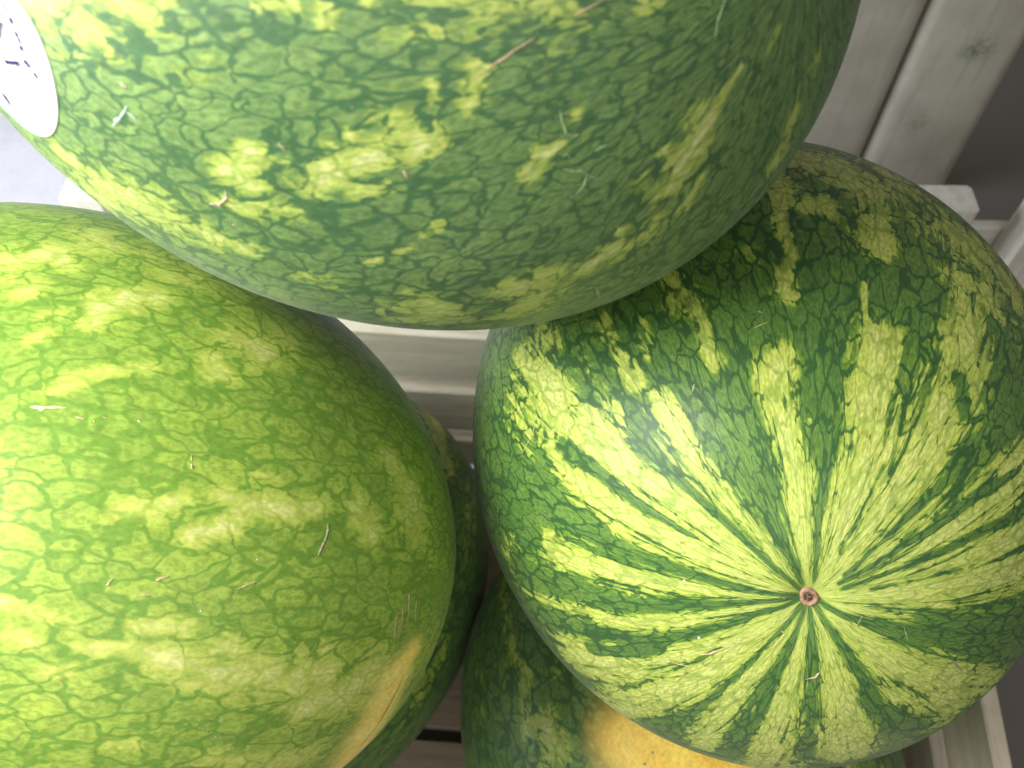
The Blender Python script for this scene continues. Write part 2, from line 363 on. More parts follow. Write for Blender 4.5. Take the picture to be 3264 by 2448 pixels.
('P',0.9,[(73.0,48.9,1.39),(74.7,48.1,1.31)]),
('P',0.95,[(78.7,48.3,0.8),(83.6,48.5,1.4),(88.0,47.3,2.36),(93.9,45.3,3.82),(100.4,44.2,4.19),(107.9,43.7,3.46)]),
('P',0.95,[(84.1,51.3,1.3),(88.5,51.5,1.83)]),
('P',1,[(94.0,49.1,2.2),(94.6,48.8,2.14)]),
('P',0.9,[(106.2,48.3,0.99),(106.6,47.9,1.0)]),
('P',0.9,[(106.1,38.4,4.27),(112.5,39.6,5.13),(115.6,42.6,4.07)]),
('P',0.75,[(77.0,45.0,1.51),(78.1,45.4,1.51)]),
('P',0.62,[(84.6,35.3,1.53),(86.7,35.4,1.55)]),
('P',0.7,[(95.6,31.8,2.3),(109.2,28.3,3.74)]),
('G',1,[(125.1,42.1,2.82),(122.5,37.8,4.45),(121.5,28.4,5.68),(121.1,17.4,6.31)]),
('P',0.75,[(24.1,-2.8,3.9),(33.0,-2.1,4.3),(41.9,0.3,4.1),(50.8,1.4,2.5)]),
('P',0.72,[(56.7,0.3,5.2),(60.7,-1.1,5.3),(64.6,-1.1,4.8),(68.5,-3.0,3.9)]),
('P',0.73,[(83.1,1.9,6.0),(90.9,0.0,3.1),(98.6,-1.5,5.1),(106.4,0.8,5.3)]),
('P',0.75,[(112.1,-2.8,4.5),(120.3,-0.7,5.8),(128.4,-2.8,5.5),(136.6,-1.3,5.2)]),
('P',0.84,[(149.3,0.9,5.6),(157.6,0.4,4.6),(166.0,0.7,3.0),(174.3,0.7,3.1)]),
('P',0.94,[(15.9,27.4,4.4),(24.1,27.7,4.1),(32.2,26.4,4.2),(40.4,28.1,2.8)]),
('P',0.76,[(44.5,29.4,3.4),(50.0,25.7,3.2),(55.5,28.6,3.2),(61.0,25.9,3.9)]),
('P',0.74,[(23.2,68.3,3.4),(27.5,63.0,5.0),(31.7,64.6,5.5),(36.0,63.6,4.7)]),
('P',0.73,[(51.7,68.2,3.4),(56.6,66.0,4.2),(61.5,68.2,4.0),(66.5,66.0,6.1)]),
('P',0.92,[(16.5,103.0,3.2),(23.4,101.0,6.0),(30.3,100.6,6.4),(37.1,102.0,6.4)]),
('P',0.91,[(159.3,105.0,2.8),(164.1,105.6,5.1),(169.0,102.0,5.7),(173.8,104.4,6.4)]),
('P',0.93,[(27.0,129.3,3.6),(35.5,132.2,4.4),(44.1,131.2,2.8),(52.7,128.2,3.4)]),
('P',0.7,[(133.8,127.9,3.0),(140.7,129.9,5.2),(147.5,132.2,5.0),(154.4,127.5,3.3)]),
('P',0.73,[(159.7,126.5,4.4),(168.5,127.5,5.1),(177.4,131.0,4.8),(186.2,130.5,2.7)]),
('P',0.85,[(12.4,162.0,5.6),(20.8,158.5,4.2),(29.1,160.8,3.2),(37.5,158.8,5.3)]),
('P',0.9,[(46.9,161.6,3.8),(51.8,159.4,4.7),(56.6,158.0,6.1),(61.5,158.8,5.5)]),
('P',0.89,[(67.8,159.7,5.5),(71.2,157.7,5.7),(74.6,158.0,4.0),(78.0,157.6,3.1)]),
('P',0.79,[(92.4,161.9,4.7),(96.1,160.2,4.5),(99.8,157.6,6.3),(103.5,162.1,3.0)]),
('P',0.74,[(110.1,159.5,6.3),(116.3,160.9,6.3),(122.5,162.0,3.2),(128.7,161.4,4.9)]),
('P',0.88,[(140.5,157.8,6.1),(148.6,162.6,6.5),(156.7,157.0,4.0),(164.8,157.9,3.0)]),
('P',0.95,[(25.9,-159.3,6.0),(32.1,-158.3,2.5),(38.2,-162.3,6.3),(44.3,-159.1,3.4)]),
('P',0.82,[(61.3,-163.6,5.4),(70.0,-164.3,4.8),(78.7,-160.8,5.6),(87.4,-162.5,4.4)]),
('P',0.77,[(92.7,-160.1,5.2),(98.6,-163.2,2.6),(104.4,-159.0,5.1),(110.2,-163.7,4.9)]),
('P',0.78,[(124.1,-162.1,5.7),(133.1,-164.0,3.4),(142.1,-162.0,4.4),(151.1,-161.7,6.1)]),
('P',0.87,[(157.7,-160.8,5.0),(166.7,-161.7,4.8),(175.8,-159.2,3.4),(184.9,-161.4,3.6)]),
('P',1.0,[(18.3,-132.7,3.0),(24.0,-134.3,2.6),(29.6,-134.0,3.1),(35.2,-132.9,3.3)]),
('P',0.89,[(49.3,-130.5,5.9),(54.2,-135.6,5.2),(59.1,-131.1,2.5),(63.9,-135.6,3.3)]),
('P',0.82,[(76.2,-135.6,2.9),(80.2,-133.8,3.6),(84.2,-133.7,6.2),(88.2,-133.3,4.0)]),
('P',0.89,[(100.9,-133.6,5.7),(110.5,-131.9,5.2),(120.0,-132.7,5.0),(129.5,-133.4,3.0)]),
('P',0.87,[(135.1,-134.9,5.3),(143.5,-132.8,4.0),(151.9,-132.1,6.5),(160.4,-133.0,4.7)]),
('P',0.99,[(164.8,-131.6,3.0),(169.7,-134.8,6.4),(174.6,-130.4,4.3),(179.6,-135.5,5.7)]),
('P',0.87,[(16.6,-96.4,6.3),(25.3,-93.7,4.8),(34.0,-92.5,4.3),(42.7,-94.2,3.5)]),
('P',0.85,[(59.7,-95.3,5.2),(68.6,-91.3,3.2),(77.6,-93.6,4.4),(86.5,-92.8,3.0)]),
('P',0.92,[(97.4,-92.5,5.8),(106.1,-94.0,4.9),(114.8,-95.6,5.5),(123.4,-90.7,5.5)]),
('P',0.73,[(134.5,-92.2,6.2),(144.0,-95.9,5.2),(153.5,-94.6,3.1),(163.0,-94.4,5.1)]),
('P',0.88,[(20.2,-64.0,2.6),(26.8,-62.4,5.6),(33.3,-62.8,4.8),(39.9,-62.5,3.3)]),
('P',0.99,[(47.0,-63.0,3.5),(53.7,-64.2,3.5),(60.5,-60.5,4.8),(67.2,-60.6,5.5)]),
('P',0.75,[(77.8,-59.9,2.5),(84.4,-61.9,3.8),(91.0,-60.5,2.5),(97.5,-62.5,6.2)]),
('P',0.76,[(112.4,-63.4,2.8),(120.9,-60.2,2.8),(129.3,-64.3,5.9),(137.8,-62.9,4.5)]),
('P',0.87,[(145.9,-61.8,4.6),(155.7,-62.8,2.5),(165.5,-60.3,6.4),(175.3,-63.4,5.1)]),
('P',0.96,[(24.4,-31.0,3.7),(31.4,-29.7,6.3),(38.4,-31.5,3.5),(45.4,-34.2,5.5)]),
('P',0.91,[(50.0,-33.4,4.3),(56.2,-33.5,3.0),(62.4,-30.7,2.9),(68.6,-34.0,4.5)]),
('P',0.78,[(84.1,-31.5,6.1),(91.7,-28.8,6.0),(99.3,-29.6,4.1),(106.9,-32.3,3.8)]),
('P',0.94,[(114.9,-31.7,4.9),(118.5,-30.1,4.8),(122.1,-33.7,4.4),(125.8,-31.8,3.3)]),
('P',0.94,[(132.4,-29.2,5.5),(137.9,-29.7,4.0),(143.4,-30.4,3.6),(148.9,-32.2,4.6)]),
('P',0.76,[(154.6,-34.3,5.7),(164.4,-33.4,3.0),(174.2,-29.4,4.2),(184.0,-29.7,4.0)]),
],
'C': [
('P',1,[(0.0,-126.4,2.67),(0.1,-97.4,2.67)]),
('P',1,[(0.0,-126.4,0.29),(4.1,107.2,0.53),(11.7,107.4,1.76),(18.0,106.0,1.6),(23.4,107.0,1.79),(29.3,107.1,2.53),(30.9,106.1,2.32)]),
('P',1,[(0.0,-126.4,0.37),(5.7,72.9,1.77),(14.3,76.0,3.86),(21.4,74.0,4.3),(29.1,78.3,4.27),(35.6,79.7,3.07)]),
('P',1,[(3.1,42.9,0.29),(12.7,60.6,1.44),(23.3,57.6,4.2),(29.7,58.8,4.27),(37.5,59.9,4.01),(43.2,60.8,3.94),(46.3,61.3,3.0)]),
('P',1,[(0.0,-126.4,0.3),(7.1,37.8,0.94),(19.7,49.2,1.11),(29.3,45.5,0.77)]),
('P',1,[(0.0,-126.4,0.3),(6.9,26.1,1.14),(20.9,34.8,2.72),(37.3,33.2,3.84)]),
('P',1,[(4.9,29.7,0.76),(11.9,25.9,1.71),(33.9,18.6,2.68)]),
('P',1,[(0.0,-126.4,0.31),(11.5,13.2,2.12),(23.2,10.7,2.93),(33.9,10.0,4.02)]),
('P',1,[(9.8,7.4,1.35),(17.3,3.9,0.99),(26.8,0.8,0.66)]),
('P',1,[(0.0,-126.4,0.31),(6.9,-4.0,0.85),(14.6,-7.2,0.8)]),
('P',1,[(0.0,-126.4,0.18),(5.3,-30.1,0.95),(14.2,-32.6,2.6),(25.4,-30.4,5.14),(35.1,-32.0,6.73),(39.9,-26.9,4.51)]),
('P',1,[(22.0,-42.5,3.0),(33.4,-39.3,3.49)]),
('P',1,[(0.0,-126.4,0.22),(5.4,-57.0,0.91),(10.5,-61.2,2.21),(18.2,-62.5,4.0),(34.2,-65.7,4.53)]),
('P',1,[(0.0,-126.4,0.18),(8.1,-93.2,1.47),(15.1,-89.9,1.9),(29.3,-88.3,3.13),(42.8,-84.5,4.01)]),
('P',1,[(0.0,-126.4,0.15),(9.7,-112.7,1.08),(18.9,-111.9,1.87),(29.6,-108.6,2.52),(39.4,-102.6,2.66)]),
('P',1,[(0.0,-126.4,0.15),(8.6,-133.9,2.13),(18.4,-129.2,4.14),(36.1,-123.2,5.22),(52.1,-120.0,3.32)]),
('P',1,[(16.5,-137.7,2.65),(27.8,-138.4,3.62),(38.9,-137.1,4.94),(44.8,-141.2,5.59)]),
('P',1,[(0.0,-126.4,0.12),(8.8,-160.7,0.55),(16.2,-153.8,1.05),(24.1,-154.5,1.65),(32.3,-154.2,1.62)]),
('P',1,[(0.0,-126.4,0.15),(7.0,-173.5,0.59),(15.5,-173.4,1.41),(26.9,-170.3,2.91),(39.9,-168.6,2.47)]),
('P',1,[(37.2,-155.6,2.67),(44.4,-156.2,4.22),(51.4,-158.1,4.56)]),
('P',1,[(0.0,-126.4,0.19),(9.1,171.2,2.31),(20.2,169.2,2.98),(28.1,170.6,2.55),(37.7,170.4,2.22),(42.7,167.1,1.94)]),
('P',1,[(7.9,161.4,1.51),(16.4,155.6,2.86),(25.0,155.5,4.47),(33.6,156.9,5.55),(38.4,155.9,3.8),(37.4,151.1,1.64)]),
('P',1,[(56.7,158.4,3.42),(47.1,158.1,5.58),(40.5,161.8,1.8)]),
('P',0.85,[(57.2,152.9,2.87),(46.2,154.0,2.94)]),
('P',1,[(3.3,136.7,0.18),(8.5,135.1,0.92),(14.9,134.3,1.83),(21.5,138.4,1.67),(27.0,138.4,1.9),(32.6,138.0,1.56)]),
('P',0.62,[(43.3,131.7,1.19),(39.5,134.2,1.17)]),
('P',0.77,[(48.4,137.9,1.52),(45.7,139.3,1.76)]),
('P',0.86,[(41.4,140.5,1.25),(36.9,140.9,1.22)]),
('P',0.73,[(43.5,122.4,2.37),(40.1,119.6,1.73),(35.9,121.5,1.06),(32.8,121.1,1.31)]),
('P',0.6,[(48.7,123.7,1.65),(45.4,121.4,2.02)]),
('P',0.86,[(62.8,97.8,2.34),(52.6,99.2,1.54),(47.0,98.5,1.23),(43.7,100.9,1.31),(41.3,100.9,1.83)]),
('P',0.82,[(56.4,95.8,1.51),(57.6,90.6,2.38)]),
('P',0.77,[(72.1,93.6,4.98),(69.4,91.4,4.5)]),
('P',0.82,[(71.9,87.5,4.72),(66.9,83.4,6.27),(61.5,82.0,2.82),(54.6,80.8,2.62),(50.6,80.5,1.78)]),
('P',0.6,[(52.6,85.7,2.31),(51.3,82.9,2.29)]),
('P',0.69,[(76.2,75.1,6.69),(66.4,69.4,6.69),(63.0,64.6,7.46),(64.6,55.7,10.03),(64.5,50.4,8.46)]),
('P',0.65,[(52.5,67.6,2.97),(53.0,61.9,2.82)]),
('P',0.82,[(54.6,57.2,2.06),(52.4,55.6,1.95)]),
('P',0.86,[(49.4,63.2,2.35),(45.2,61.2,2.45)]),
('P',0.86,[(43.8,84.3,0.45),(38.8,83.8,0.36)]),
('P',0.52,[(48.6,107.7,1.43),(46.8,107.2,1.4)]),
('P',0.52,[(24.4,96.2,1.08),(23.5,95.8,1.08)]),
('P',0.55,[(35.4,177.8,1.86),(29.1,176.6,1.32)]),
('P',0.5,[(56.3,167.0,4.89),(47.7,168.3,3.57)]),
('N',1,[(0.0,-126.4,0.1),(5.2,-16.2,0.48),(16.8,-11.1,1.9),(39.2,-10.2,6.06)]),
('N',1,[(0.0,-126.4,0.09),(5.5,-45.8,0.55),(13.6,-47.3,1.04),(22.5,-51.6,1.58),(33.4,-47.4,4.48)]),
('N',1,[(1.9,-77.7,0.09),(7.8,-77.4,0.45),(17.3,-76.9,1.09),(34.9,-76.7,1.5)]),
('N',1,[(0.0,-126.4,0.06),(6.3,-101.0,0.48),(15.0,-99.8,1.04),(24.4,-97.3,1.04),(38.7,-96.2,2.35)]),
('N',0.8,[(7.8,-104.3,0.31),(13.8,-103.3,0.51),(19.7,-102.1,0.54)]),
('N',1,[(0.0,-126.4,0.06),(5.7,-119.6,0.25),(15.1,-118.1,0.47),(24.2,-115.6,0.75),(44.1,-114.3,2.67)]),
('N',0.8,[(14.8,-135.3,0.27),(24.8,-132.7,0.4),(38.6,-129.3,0.82)]),
('N',1,[(38.2,-143.1,1.21),(29.0,-142.5,1.11),(23.7,-142.5,0.81)]),
('N',1,[(0.0,-126.4,0.1),(7.4,-151.3,0.32),(17.0,-147.1,0.9),(25.6,-146.1,1.19),(35.7,-149.4,1.89),(47.6,-149.2,3.19)]),
('N',1,[(0.0,-126.4,0.1),(7.0,-166.0,0.29),(15.7,-162.2,0.94),(25.4,-160.4,1.59),(36.1,-160.3,2.6),(50.8,-159.6,3.7)]),
('N',1,[(0.0,-126.4,0.1),(7.0,-177.9,0.35),(15.6,-178.8,0.92),(25.0,-178.8,1.6),(33.8,180.0,2.37),(44.9,179.7,5.38)]),
('N',1,[(17.1,163.3,0.19),(27.0,164.8,0.81),(35.2,164.2,1.23),(41.0,164.9,1.14)]),
('N',1,[(0.0,-126.4,0.09),(5.8,147.3,0.33),(13.9,146.6,0.55),(20.4,147.8,0.74),(29.4,149.7,1.47),(33.8,146.3,1.53)]),
('N',1,[(2.3,126.8,0.11),(7.3,123.6,0.73),(13.7,124.7,1.61),(21.5,126.2,3.55),(28.1,123.7,4.18)]),
('N',1,[(2.8,87.1,0.14),(11.7,94.5,0.57),(17.1,92.5,1.2),(22.8,92.0,2.02),(27.5,93.1,2.35)]),
('N',0.8,[(19.9,66.8,0.18),(27.5,69.6,0.31),(33.1,71.7,1.13),(37.7,72.9,1.65)]),
('N',0.7,[(7.8,69.6,0.15),(16.5,69.9,0.23),(20.4,69.7,0.29)]),
('N',1,[(5.7,46.3,0.15),(15.0,49.8,0.3),(21.9,48.1,0.68),(31.1,46.5,1.89),(40.5,42.5,3.01)]),
('N',1,[(4.6,41.0,0.12),(13.1,38.9,0.43),(22.5,38.2,0.76),(29.1,36.5,0.96),(36.4,32.8,0.33)]),
('N',1,[(4.9,29.7,0.1),(15.9,28.1,0.44),(24.0,26.4,0.73),(34.6,24.0,1.21)]),
('N',0.8,[(8.1,20.5,0.12),(19.1,17.8,0.26),(33.7,14.1,0.47)]),
('N',0.85,[(36.8,58.7,1.1),(33.5,53.1,0.85)]),
('N',0.7,[(34.7,56.9,1.14),(32.9,54.2,1.14)]),
('N',0.6,[(15.4,-44.7,0.24),(20.3,-37.3,0.57),(27.2,-35.2,0.81)]),
('P',0.92,[(55.8,3.0,4.7),(62.7,-1.5,6.4),(69.6,-0.6,5.2),(76.5,2.9,2.6)]),
('P',0.97,[(92.4,1.4,3.3),(100.1,3.8,2.5),(107.9,3.6,5.8),(115.7,3.3,2.7)]),
('P',0.76,[(131.0,-0.4,3.4),(139.5,-1.6,5.8),(148.1,2.9,2.9),(156.6,-1.4,3.8)]),
('P',0.8,[(45.2,33.5,3.3),(52.8,37.8,4.0),(60.4,34.3,6.4),(67.9,38.8,4.4)]),
('P',0.98,[(82.5,35.5,5.8),(91.7,38.2,2.5),(100.8,38.7,2.8),(110.0,35.0,6.1)]),
('P',0.79,[(116.9,37.4,6.3),(122.9,37.7,4.2),(128.9,38.7,4.1),(134.9,35.5,6.3)]),
('P',0.89,[(139.2,37.4,4.8),(144.4,33.0,3.4),(149.7,38.1,5.7),(155.0,35.6,3.6)]),
('P',0.79,[(159.5,37.1,5.6),(165.8,34.6,2.5),(172.2,35.4,4.7),(178.6,36.2,3.1)]),
('P',0.82,[(105.4,62.9,5.8),(109.6,61.0,4.0),(113.8,61.4,2.5),(118.0,61.2,3.0)]),
('P',0.94,[(127.6,58.9,3.9),(136.0,59.1,4.6),(144.4,57.7,5.1),(152.8,58.5,4.9)]),
('P',0.94,[(102.6,93.1,5.3),(107.6,94.0,4.9),(112.6,92.7,6.2),(117.6,91.9,2.6)]),
('P',0.74,[(133.2,92.0,4.9),(136.7,91.0,5.8),(140.2,90.6,4.7),(143.8,95.0,5.8)]),
('P',0.74,[(151.3,91.8,6.4),(155.1,89.8,3.9),(158.9,92.1,4.3),(162.7,91.4,5.1)]),
('P',0.72,[(100.0,129.6,5.5),(103.5,128.9,2.6),(106.9,129.8,6.2),(110.4,132.2,6.3)]),
('P',0.93,[(117.7,133.0,4.4),(127.2,127.3,4.8),(136.8,132.6,4.0),(146.3,132.8,2.5)]),
('P',0.82,[(151.4,130.1,5.5),(160.8,127.5,5.2),(170.1,127.9,4.3),(179.4,130.4,5.7)]),
('P',0.93,[(106.2,163.6,3.7),(112.8,168.8,2.9),(119.4,166.5,2.5),(126.0,167.8,4.0)]),
('P',0.93,[(141.8,163.5,3.6),(149.2,165.6,5.6),(156.5,164.7,3.2),(163.9,164.3,4.5)]),
('P',0.81,[(93.8,-165.4,4.3),(99.2,-161.4,4.2),(104.6,-161.6,5.3),(110.0,-162.8,5.1)]),
('P',0.83,[(127.7,-165.5,6.0),(135.9,-160.5,6.0),(144.0,-162.7,2.8),(152.2,-161.2,4.1)]),
('P',0.96,[(158.8,-162.8,3.3),(168.7,-162.5,6.0),(178.7,-161.5,6.0),(188.7,-160.1,6.2)]),
('P',0.86,[(78.6,-130.2,4.5),(87.9,-130.1,3.7),(97.2,-130.0,6.4),(106.5,-126.9,3.0)]),
('P',0.77,[(117.7,-131.3,3.7),(121.9,-131.8,5.7),(126.2,-127.6,5.1),(130.5,-126.9,6.4)]),
('P',0.82,[(143.2,-129.4,4.4),(148.3,-129.4,6.3),(153.4,-127.7,3.8),(158.5,-132.5,5.1)]),
('P',0.89,[(62.7,-98.4,4.0),(66.7,-98.0,6.1),(70.8,-102.4,3.7),(74.8,-98.9,4.6)]),
('P',0.83,[(91.7,-99.4,2.8),(96.5,-99.7,4.3),(101.2,-102.4,3.7),(105.9,-97.5,4.6)]),
('P',0.96,[(116.4,-101.9,4.7),(124.9,-102.1,5.7),(133.4,-100.1,3.5),(141.8,-100.3,5.1)]),
('P',0.71,[(156.7,-100.8,3.3),(166.6,-99.1,2.9),(176.5,-101.4,5.1),(186.4,-97.3,5.4)]),
('P',0.73,[(62.1,-60.5,2.9),(65.6,-63.0,6.4),(69.0,-63.6,2.9),(72.4,-58.6,5.0)]),
('P',0.78,[(89.6,-57.9,2.8),(96.5,-59.7,2.9),(103.3,-62.8,3.5),(110.2,-61.7,3.8)]),
('P',0.77,[(117.0,-61.3,3.7),(121.4,-63.3,2.9),(125.8,-60.8,3.5),(130.2,-62.9,5.8)]),
('P',0.9,[(145.5,-63.4,4.2),(150.8,-62.1,2.6),(156.2,-63.4,3.3),(161.6,-59.0,3.9)]),
('P',0.7,[(61.2,-36.8,6.2),(70.6,-34.8,4.5),(80.0,-37.2,5.8),(89.4,-35.1,3.0)]),
('P',0.7,[(98.1,-39.6,5.7),(103.9,-34.3,4.7),(109.7,-37.7,3.1),(115.6,-39.4,4.4)]),
('P',0.74,[(127.6,-34.9,3.7),(131.1,-36.8,5.5),(134.5,-34.6,2.7),(137.9,-39.0,5.7)]),
('P',0.92,[(145.8,-35.9,4.5),(151.9,-36.8,3.1),(158.0,-35.1,4.9),(164.1,-34.1,4.7)]),
],
'D': [
('P',1,[(34.3,121.3,6.25),(43.4,127.1,5.1),(50.4,134.6,4.19)]),
('P',0.62,[(49.8,150.4,4.77),(65.2,152.9,3.89)]),
('P',0.6,[(91.9,164.1,4.19),(104.0,164.8,4.67)]),
('G',0.6,[(30.8,122.4,5.72),(34.1,124.2,4.65)]),
('P',0.83,[(17.5,3.9,6.3),(21.6,-0.4,5.1),(25.7,2.8,3.3),(29.7,-0.4,6.0)]),
('P',0.98,[(41.2,1.1,4.9),(49.7,0.1,6.2),(58.2,3.2,4.4),(66.7,2.8,6.2)]),
('P',0.94,[(71.9,1.8,3.9),(79.0,0.5,4.4),(86.0,1.4,5.3),(93.1,3.1,6.0)]),
('P',0.94,[(106.9,1.1,2.6),(111.8,-2.0,3.5),(116.8,1.2,4.6),(121.7,1.5,6.4)]),
('P',0.93,[(131.3,1.2,4.4),(136.9,0.4,5.7),(142.6,2.3,3.8),(148.2,-0.9,5.2)]),
('P',0.8,[(159.9,1.9,4.8),(168.7,-0.1,4.4),(177.4,1.9,6.1),(186.2,1.1,2.8)]),
('P',0.99,[(17.7,37.6,3.7),(24.9,36.9,4.3),(32.1,34.2,6.2),(39.3,34.7,4.0)]),
('P',0.8,[(48.5,32.8,5.6),(53.2,36.8,3.8),(58.0,35.9,4.9),(62.7,37.3,2.6)]),
('P',0.92,[(153.7,131.2,4.8),(157.6,135.4,4.4),(161.5,130.9,3.8),(165.4,130.4,3.4)]),
('P',0.92,[(139.7,159.6,4.3),(149.0,155.7,6.0),(158.3,160.5,4.7),(167.6,158.8,3.6)]),
('P',0.75,[(29.5,-164.0,3.9),(39.3,-160.4,4.4),(49.1,-160.7,3.1),(59.0,-161.4,6.4)]),
('P',0.72,[(68.6,-161.8,2.9),(77.7,-163.1,5.8),(86.8,-161.9,4.1),(95.8,-163.4,2.6)]),
('P',0.78,[(143.9,-161.5,3.1),(153.3,-158.9,4.5),(162.7,-161.7,5.3),(172.0,-160.8,5.4)]),
('P',0.89,[(18.0,-136.1,2.8),(27.2,-132.0,2.7),(36.3,-131.4,5.5),(45.4,-135.2,3.9)]),
('P',0.75,[(59.4,-131.5,5.6),(65.1,-135.8,5.5),(70.9,-131.0,5.0),(76.6,-131.1,5.6)]),
('P',0.81,[(93.3,-135.1,6.3),(97.3,-131.7,3.9),(101.4,-131.7,4.3),(105.5,-134.8,4.0)]),
('P',0.76,[(122.1,-132.1,6.5),(129.6,-134.9,6.0),(137.1,-135.6,4.5),(144.7,-133.2,3.2)]),
('P',0.77,[(158.0,-134.7,3.7),(164.8,-132.5,5.4),(171.6,-132.9,5.5),(178.4,-134.8,4.7)]),
('P',0.98,[(23.5,-101.9,2.7),(28.6,-98.9,5.5),(33.8,-100.7,3.0),(39.0,-99.4,5.1)]),
('P',0.86,[(54.4,-100.6,4.4),(60.7,-101.5,3.5),(67.1,-102.2,2.9),(73.4,-100.4,6.4)]),
('P',0.94,[(78.5,-99.8,4.0),(88.3,-97.5,4.3),(98.0,-100.3,2.8),(107.8,-97.1,6.0)]),
('P',0.88,[(117.6,-99.5,4.6),(127.0,-96.8,5.3),(136.5,-101.7,5.6),(145.9,-101.6,3.3)]),
('P',0.73,[(159.5,-100.0,4.6),(169.5,-100.6,5.9),(179.5,-97.8,6.3),(189.5,-98.6,3.8)]),
('P',0.88,[(12.1,-71.5,3.1),(18.4,-71.2,5.2),(24.7,-71.5,2.9),(31.0,-72.9,4.3)]),
('P',0.78,[(39.8,-75.6,5.3),(45.1,-75.9,2.7),(50.5,-75.4,4.1),(55.8,-74.0,4.3)]),
('P',0.81,[(67.4,-75.7,5.1),(76.0,-72.9,4.4),(84.7,-76.4,4.3),(93.3,-72.9,3.9)]),
('P',0.97,[(100.5,-72.4,4.7),(107.6,-73.6,3.9),(114.7,-72.7,5.3),(121.8,-70.8,6.5)]),
('P',0.71,[(136.0,-75.7,5.0),(146.0,-75.8,3.9),(155.9,-76.1,4.7),(165.9,-75.2,5.5)]),
('P',0.77,[(25.5,-27.5,6.1),(33.9,-28.7,5.6),(42.3,-32.3,4.9),(50.7,-29.4,4.6)]),
('P',0.95,[(66.7,-28.1,5.7),(75.7,-30.7,3.6),(84.7,-29.6,5.7),(93.7,-31.6,6.3)]),
('P',0.72,[(107.5,-33.1,2.9),(115.0,-28.8,5.2),(122.4,-30.9,5.5),(129.9,-30.9,4.0)]),
('P',0.93,[(146.2,-28.6,5.8),(149.7,-31.8,5.8),(153.2,-27.4,4.9),(156.8,-31.0,4.1)]),
('P',0.88,[(161.7,-33.2,5.4),(166.6,-27.6,5.7),(171.5,-27.5,2.7),(176.4,-28.7,6.2)]),
],
'E': [
('P',0.9,[(33.8,42.5,3.04),(40.3,45.0,2.28)]),
('P',0.7,[(43.8,46.6,1.93),(52.0,48.5,2.07),(58.3,48.0,2.33),(69.9,48.8,3.04),(79.2,46.8,3.88)]),
('P',0.9,[(69.9,59.1,1.84),(71.3,61.5,1.66)]),
('P',0.8,[(65.2,52.3,1.6),(66.1,53.7,1.42)]),
('P',0.9,[(76.5,52.6,3.13),(81.6,53.0,3.47),(84.7,52.8,3.44)]),
('P',0.5,[(53.3,28.5,2.84),(66.5,29.0,2.67)]),
('P',0.6,[(113.4,125.8,3.4),(114.4,128.5,3.57)]),
('G',1,[(87.9,69.1,7.9),(95.4,76.7,10.14),(103.8,86.8,9.89)]),
('P',0.8,[(110.4,116.6,2.5),(111.5,118.3,2.55)]),
('P',0.94,[(22.4,7.6,6.0),(29.1,4.5,5.2),(35.8,5.3,5.4),(42.5,6.3,6.1)]),
('P',0.82,[(88.6,7.6,6.1),(94.0,2.4,4.2),(99.3,5.6,5.1),(104.6,7.6,3.4)]),
('P',0.88,[(114.6,7.3,3.3),(121.2,5.1,6.4),(127.8,3.1,4.5),(134.3,7.7,4.9)]),
('P',0.8,[(144.1,2.2,6.0),(151.6,2.1,5.7),(159.1,5.6,4.8),(166.6,3.7,5.4)]),
('P',0.95,[(88.8,40.4,4.0),(94.3,38.1,4.4),(99.9,40.4,4.3),(105.5,41.9,6.1)]),
('P',0.78,[(121.5,40.5,3.3),(130.5,38.8,5.4),(139.4,43.3,5.1),(148.3,41.6,4.1)]),
('P',0.76,[(163.7,43.4,4.7),(167.7,43.3,4.4),(171.6,38.0,3.8),(175.6,39.7,5.0)]),
('P',0.72,[(105.4,67.5,5.7),(111.3,69.0,6.1),(117.2,71.3,2.6),(123.1,67.8,4.7)]),
('P',0.91,[(140.3,69.8,6.3),(145.5,69.0,5.4),(150.6,69.1,3.9),(155.8,67.0,3.2)]),
('P',0.82,[(163.1,69.1,4.3),(172.7,65.8,6.2),(182.2,69.5,6.2),(191.8,68.8,3.7)]),
('P',0.88,[(130.5,101.8,3.9),(138.6,101.4,5.8),(146.6,101.3,3.4),(154.7,103.9,3.1)]),
('P',0.92,[(123.8,129.3,4.3),(132.9,130.7,6.0),(142.0,131.4,6.4),(151.1,132.1,4.5)]),
('P',0.97,[(22.5,159.6,6.2),(28.6,159.9,4.4),(34.8,156.8,3.3),(40.9,160.1,3.9)]),
('P',0.75,[(126.3,156.4,2.8),(133.3,158.1,5.6),(140.2,160.6,2.9),(147.1,158.2,4.4)]),
('P',0.83,[(161.1,158.0,4.1),(166.0,161.0,4.8),(170.8,158.8,5.3),(175.6,157.6,6.2)]),
('P',0.79,[(16.5,-158.1,2.8),(23.7,-156.8,2.6),(30.8,-155.7,5.1),(37.9,-158.2,4.3)]),
('P',0.95,[(49.2,-157.6,5.7),(53.7,-153.1,6.4),(58.3,-153.1,6.3),(62.8,-153.4,4.8)]),
('P',0.75,[(68.1,-158.2,4.4),(71.9,-154.3,6.0),(75.7,-158.5,4.3),(79.4,-156.9,2.7)]),
('P',0.75,[(97.1,-158.3,2.8),(105.3,-155.8,5.8),(113.5,-154.2,5.8),(121.7,-154.4,2.8)]),
('P',0.85,[(132.8,-153.7,4.5),(137.3,-153.3,2.6),(141.8,-155.0,6.0),(146.3,-158.8,2.6)]),
('P',0.87,[(159.9,-155.1,3.2),(167.2,-154.7,2.6),(174.5,-153.9,5.6),(181.8,-155.4,3.3)]),
('P',0.74,[(28.8,-133.6,3.4),(36.4,-133.1,2.7),(43.9,-135.4,3.6),(51.4,-132.8,4.5)]),
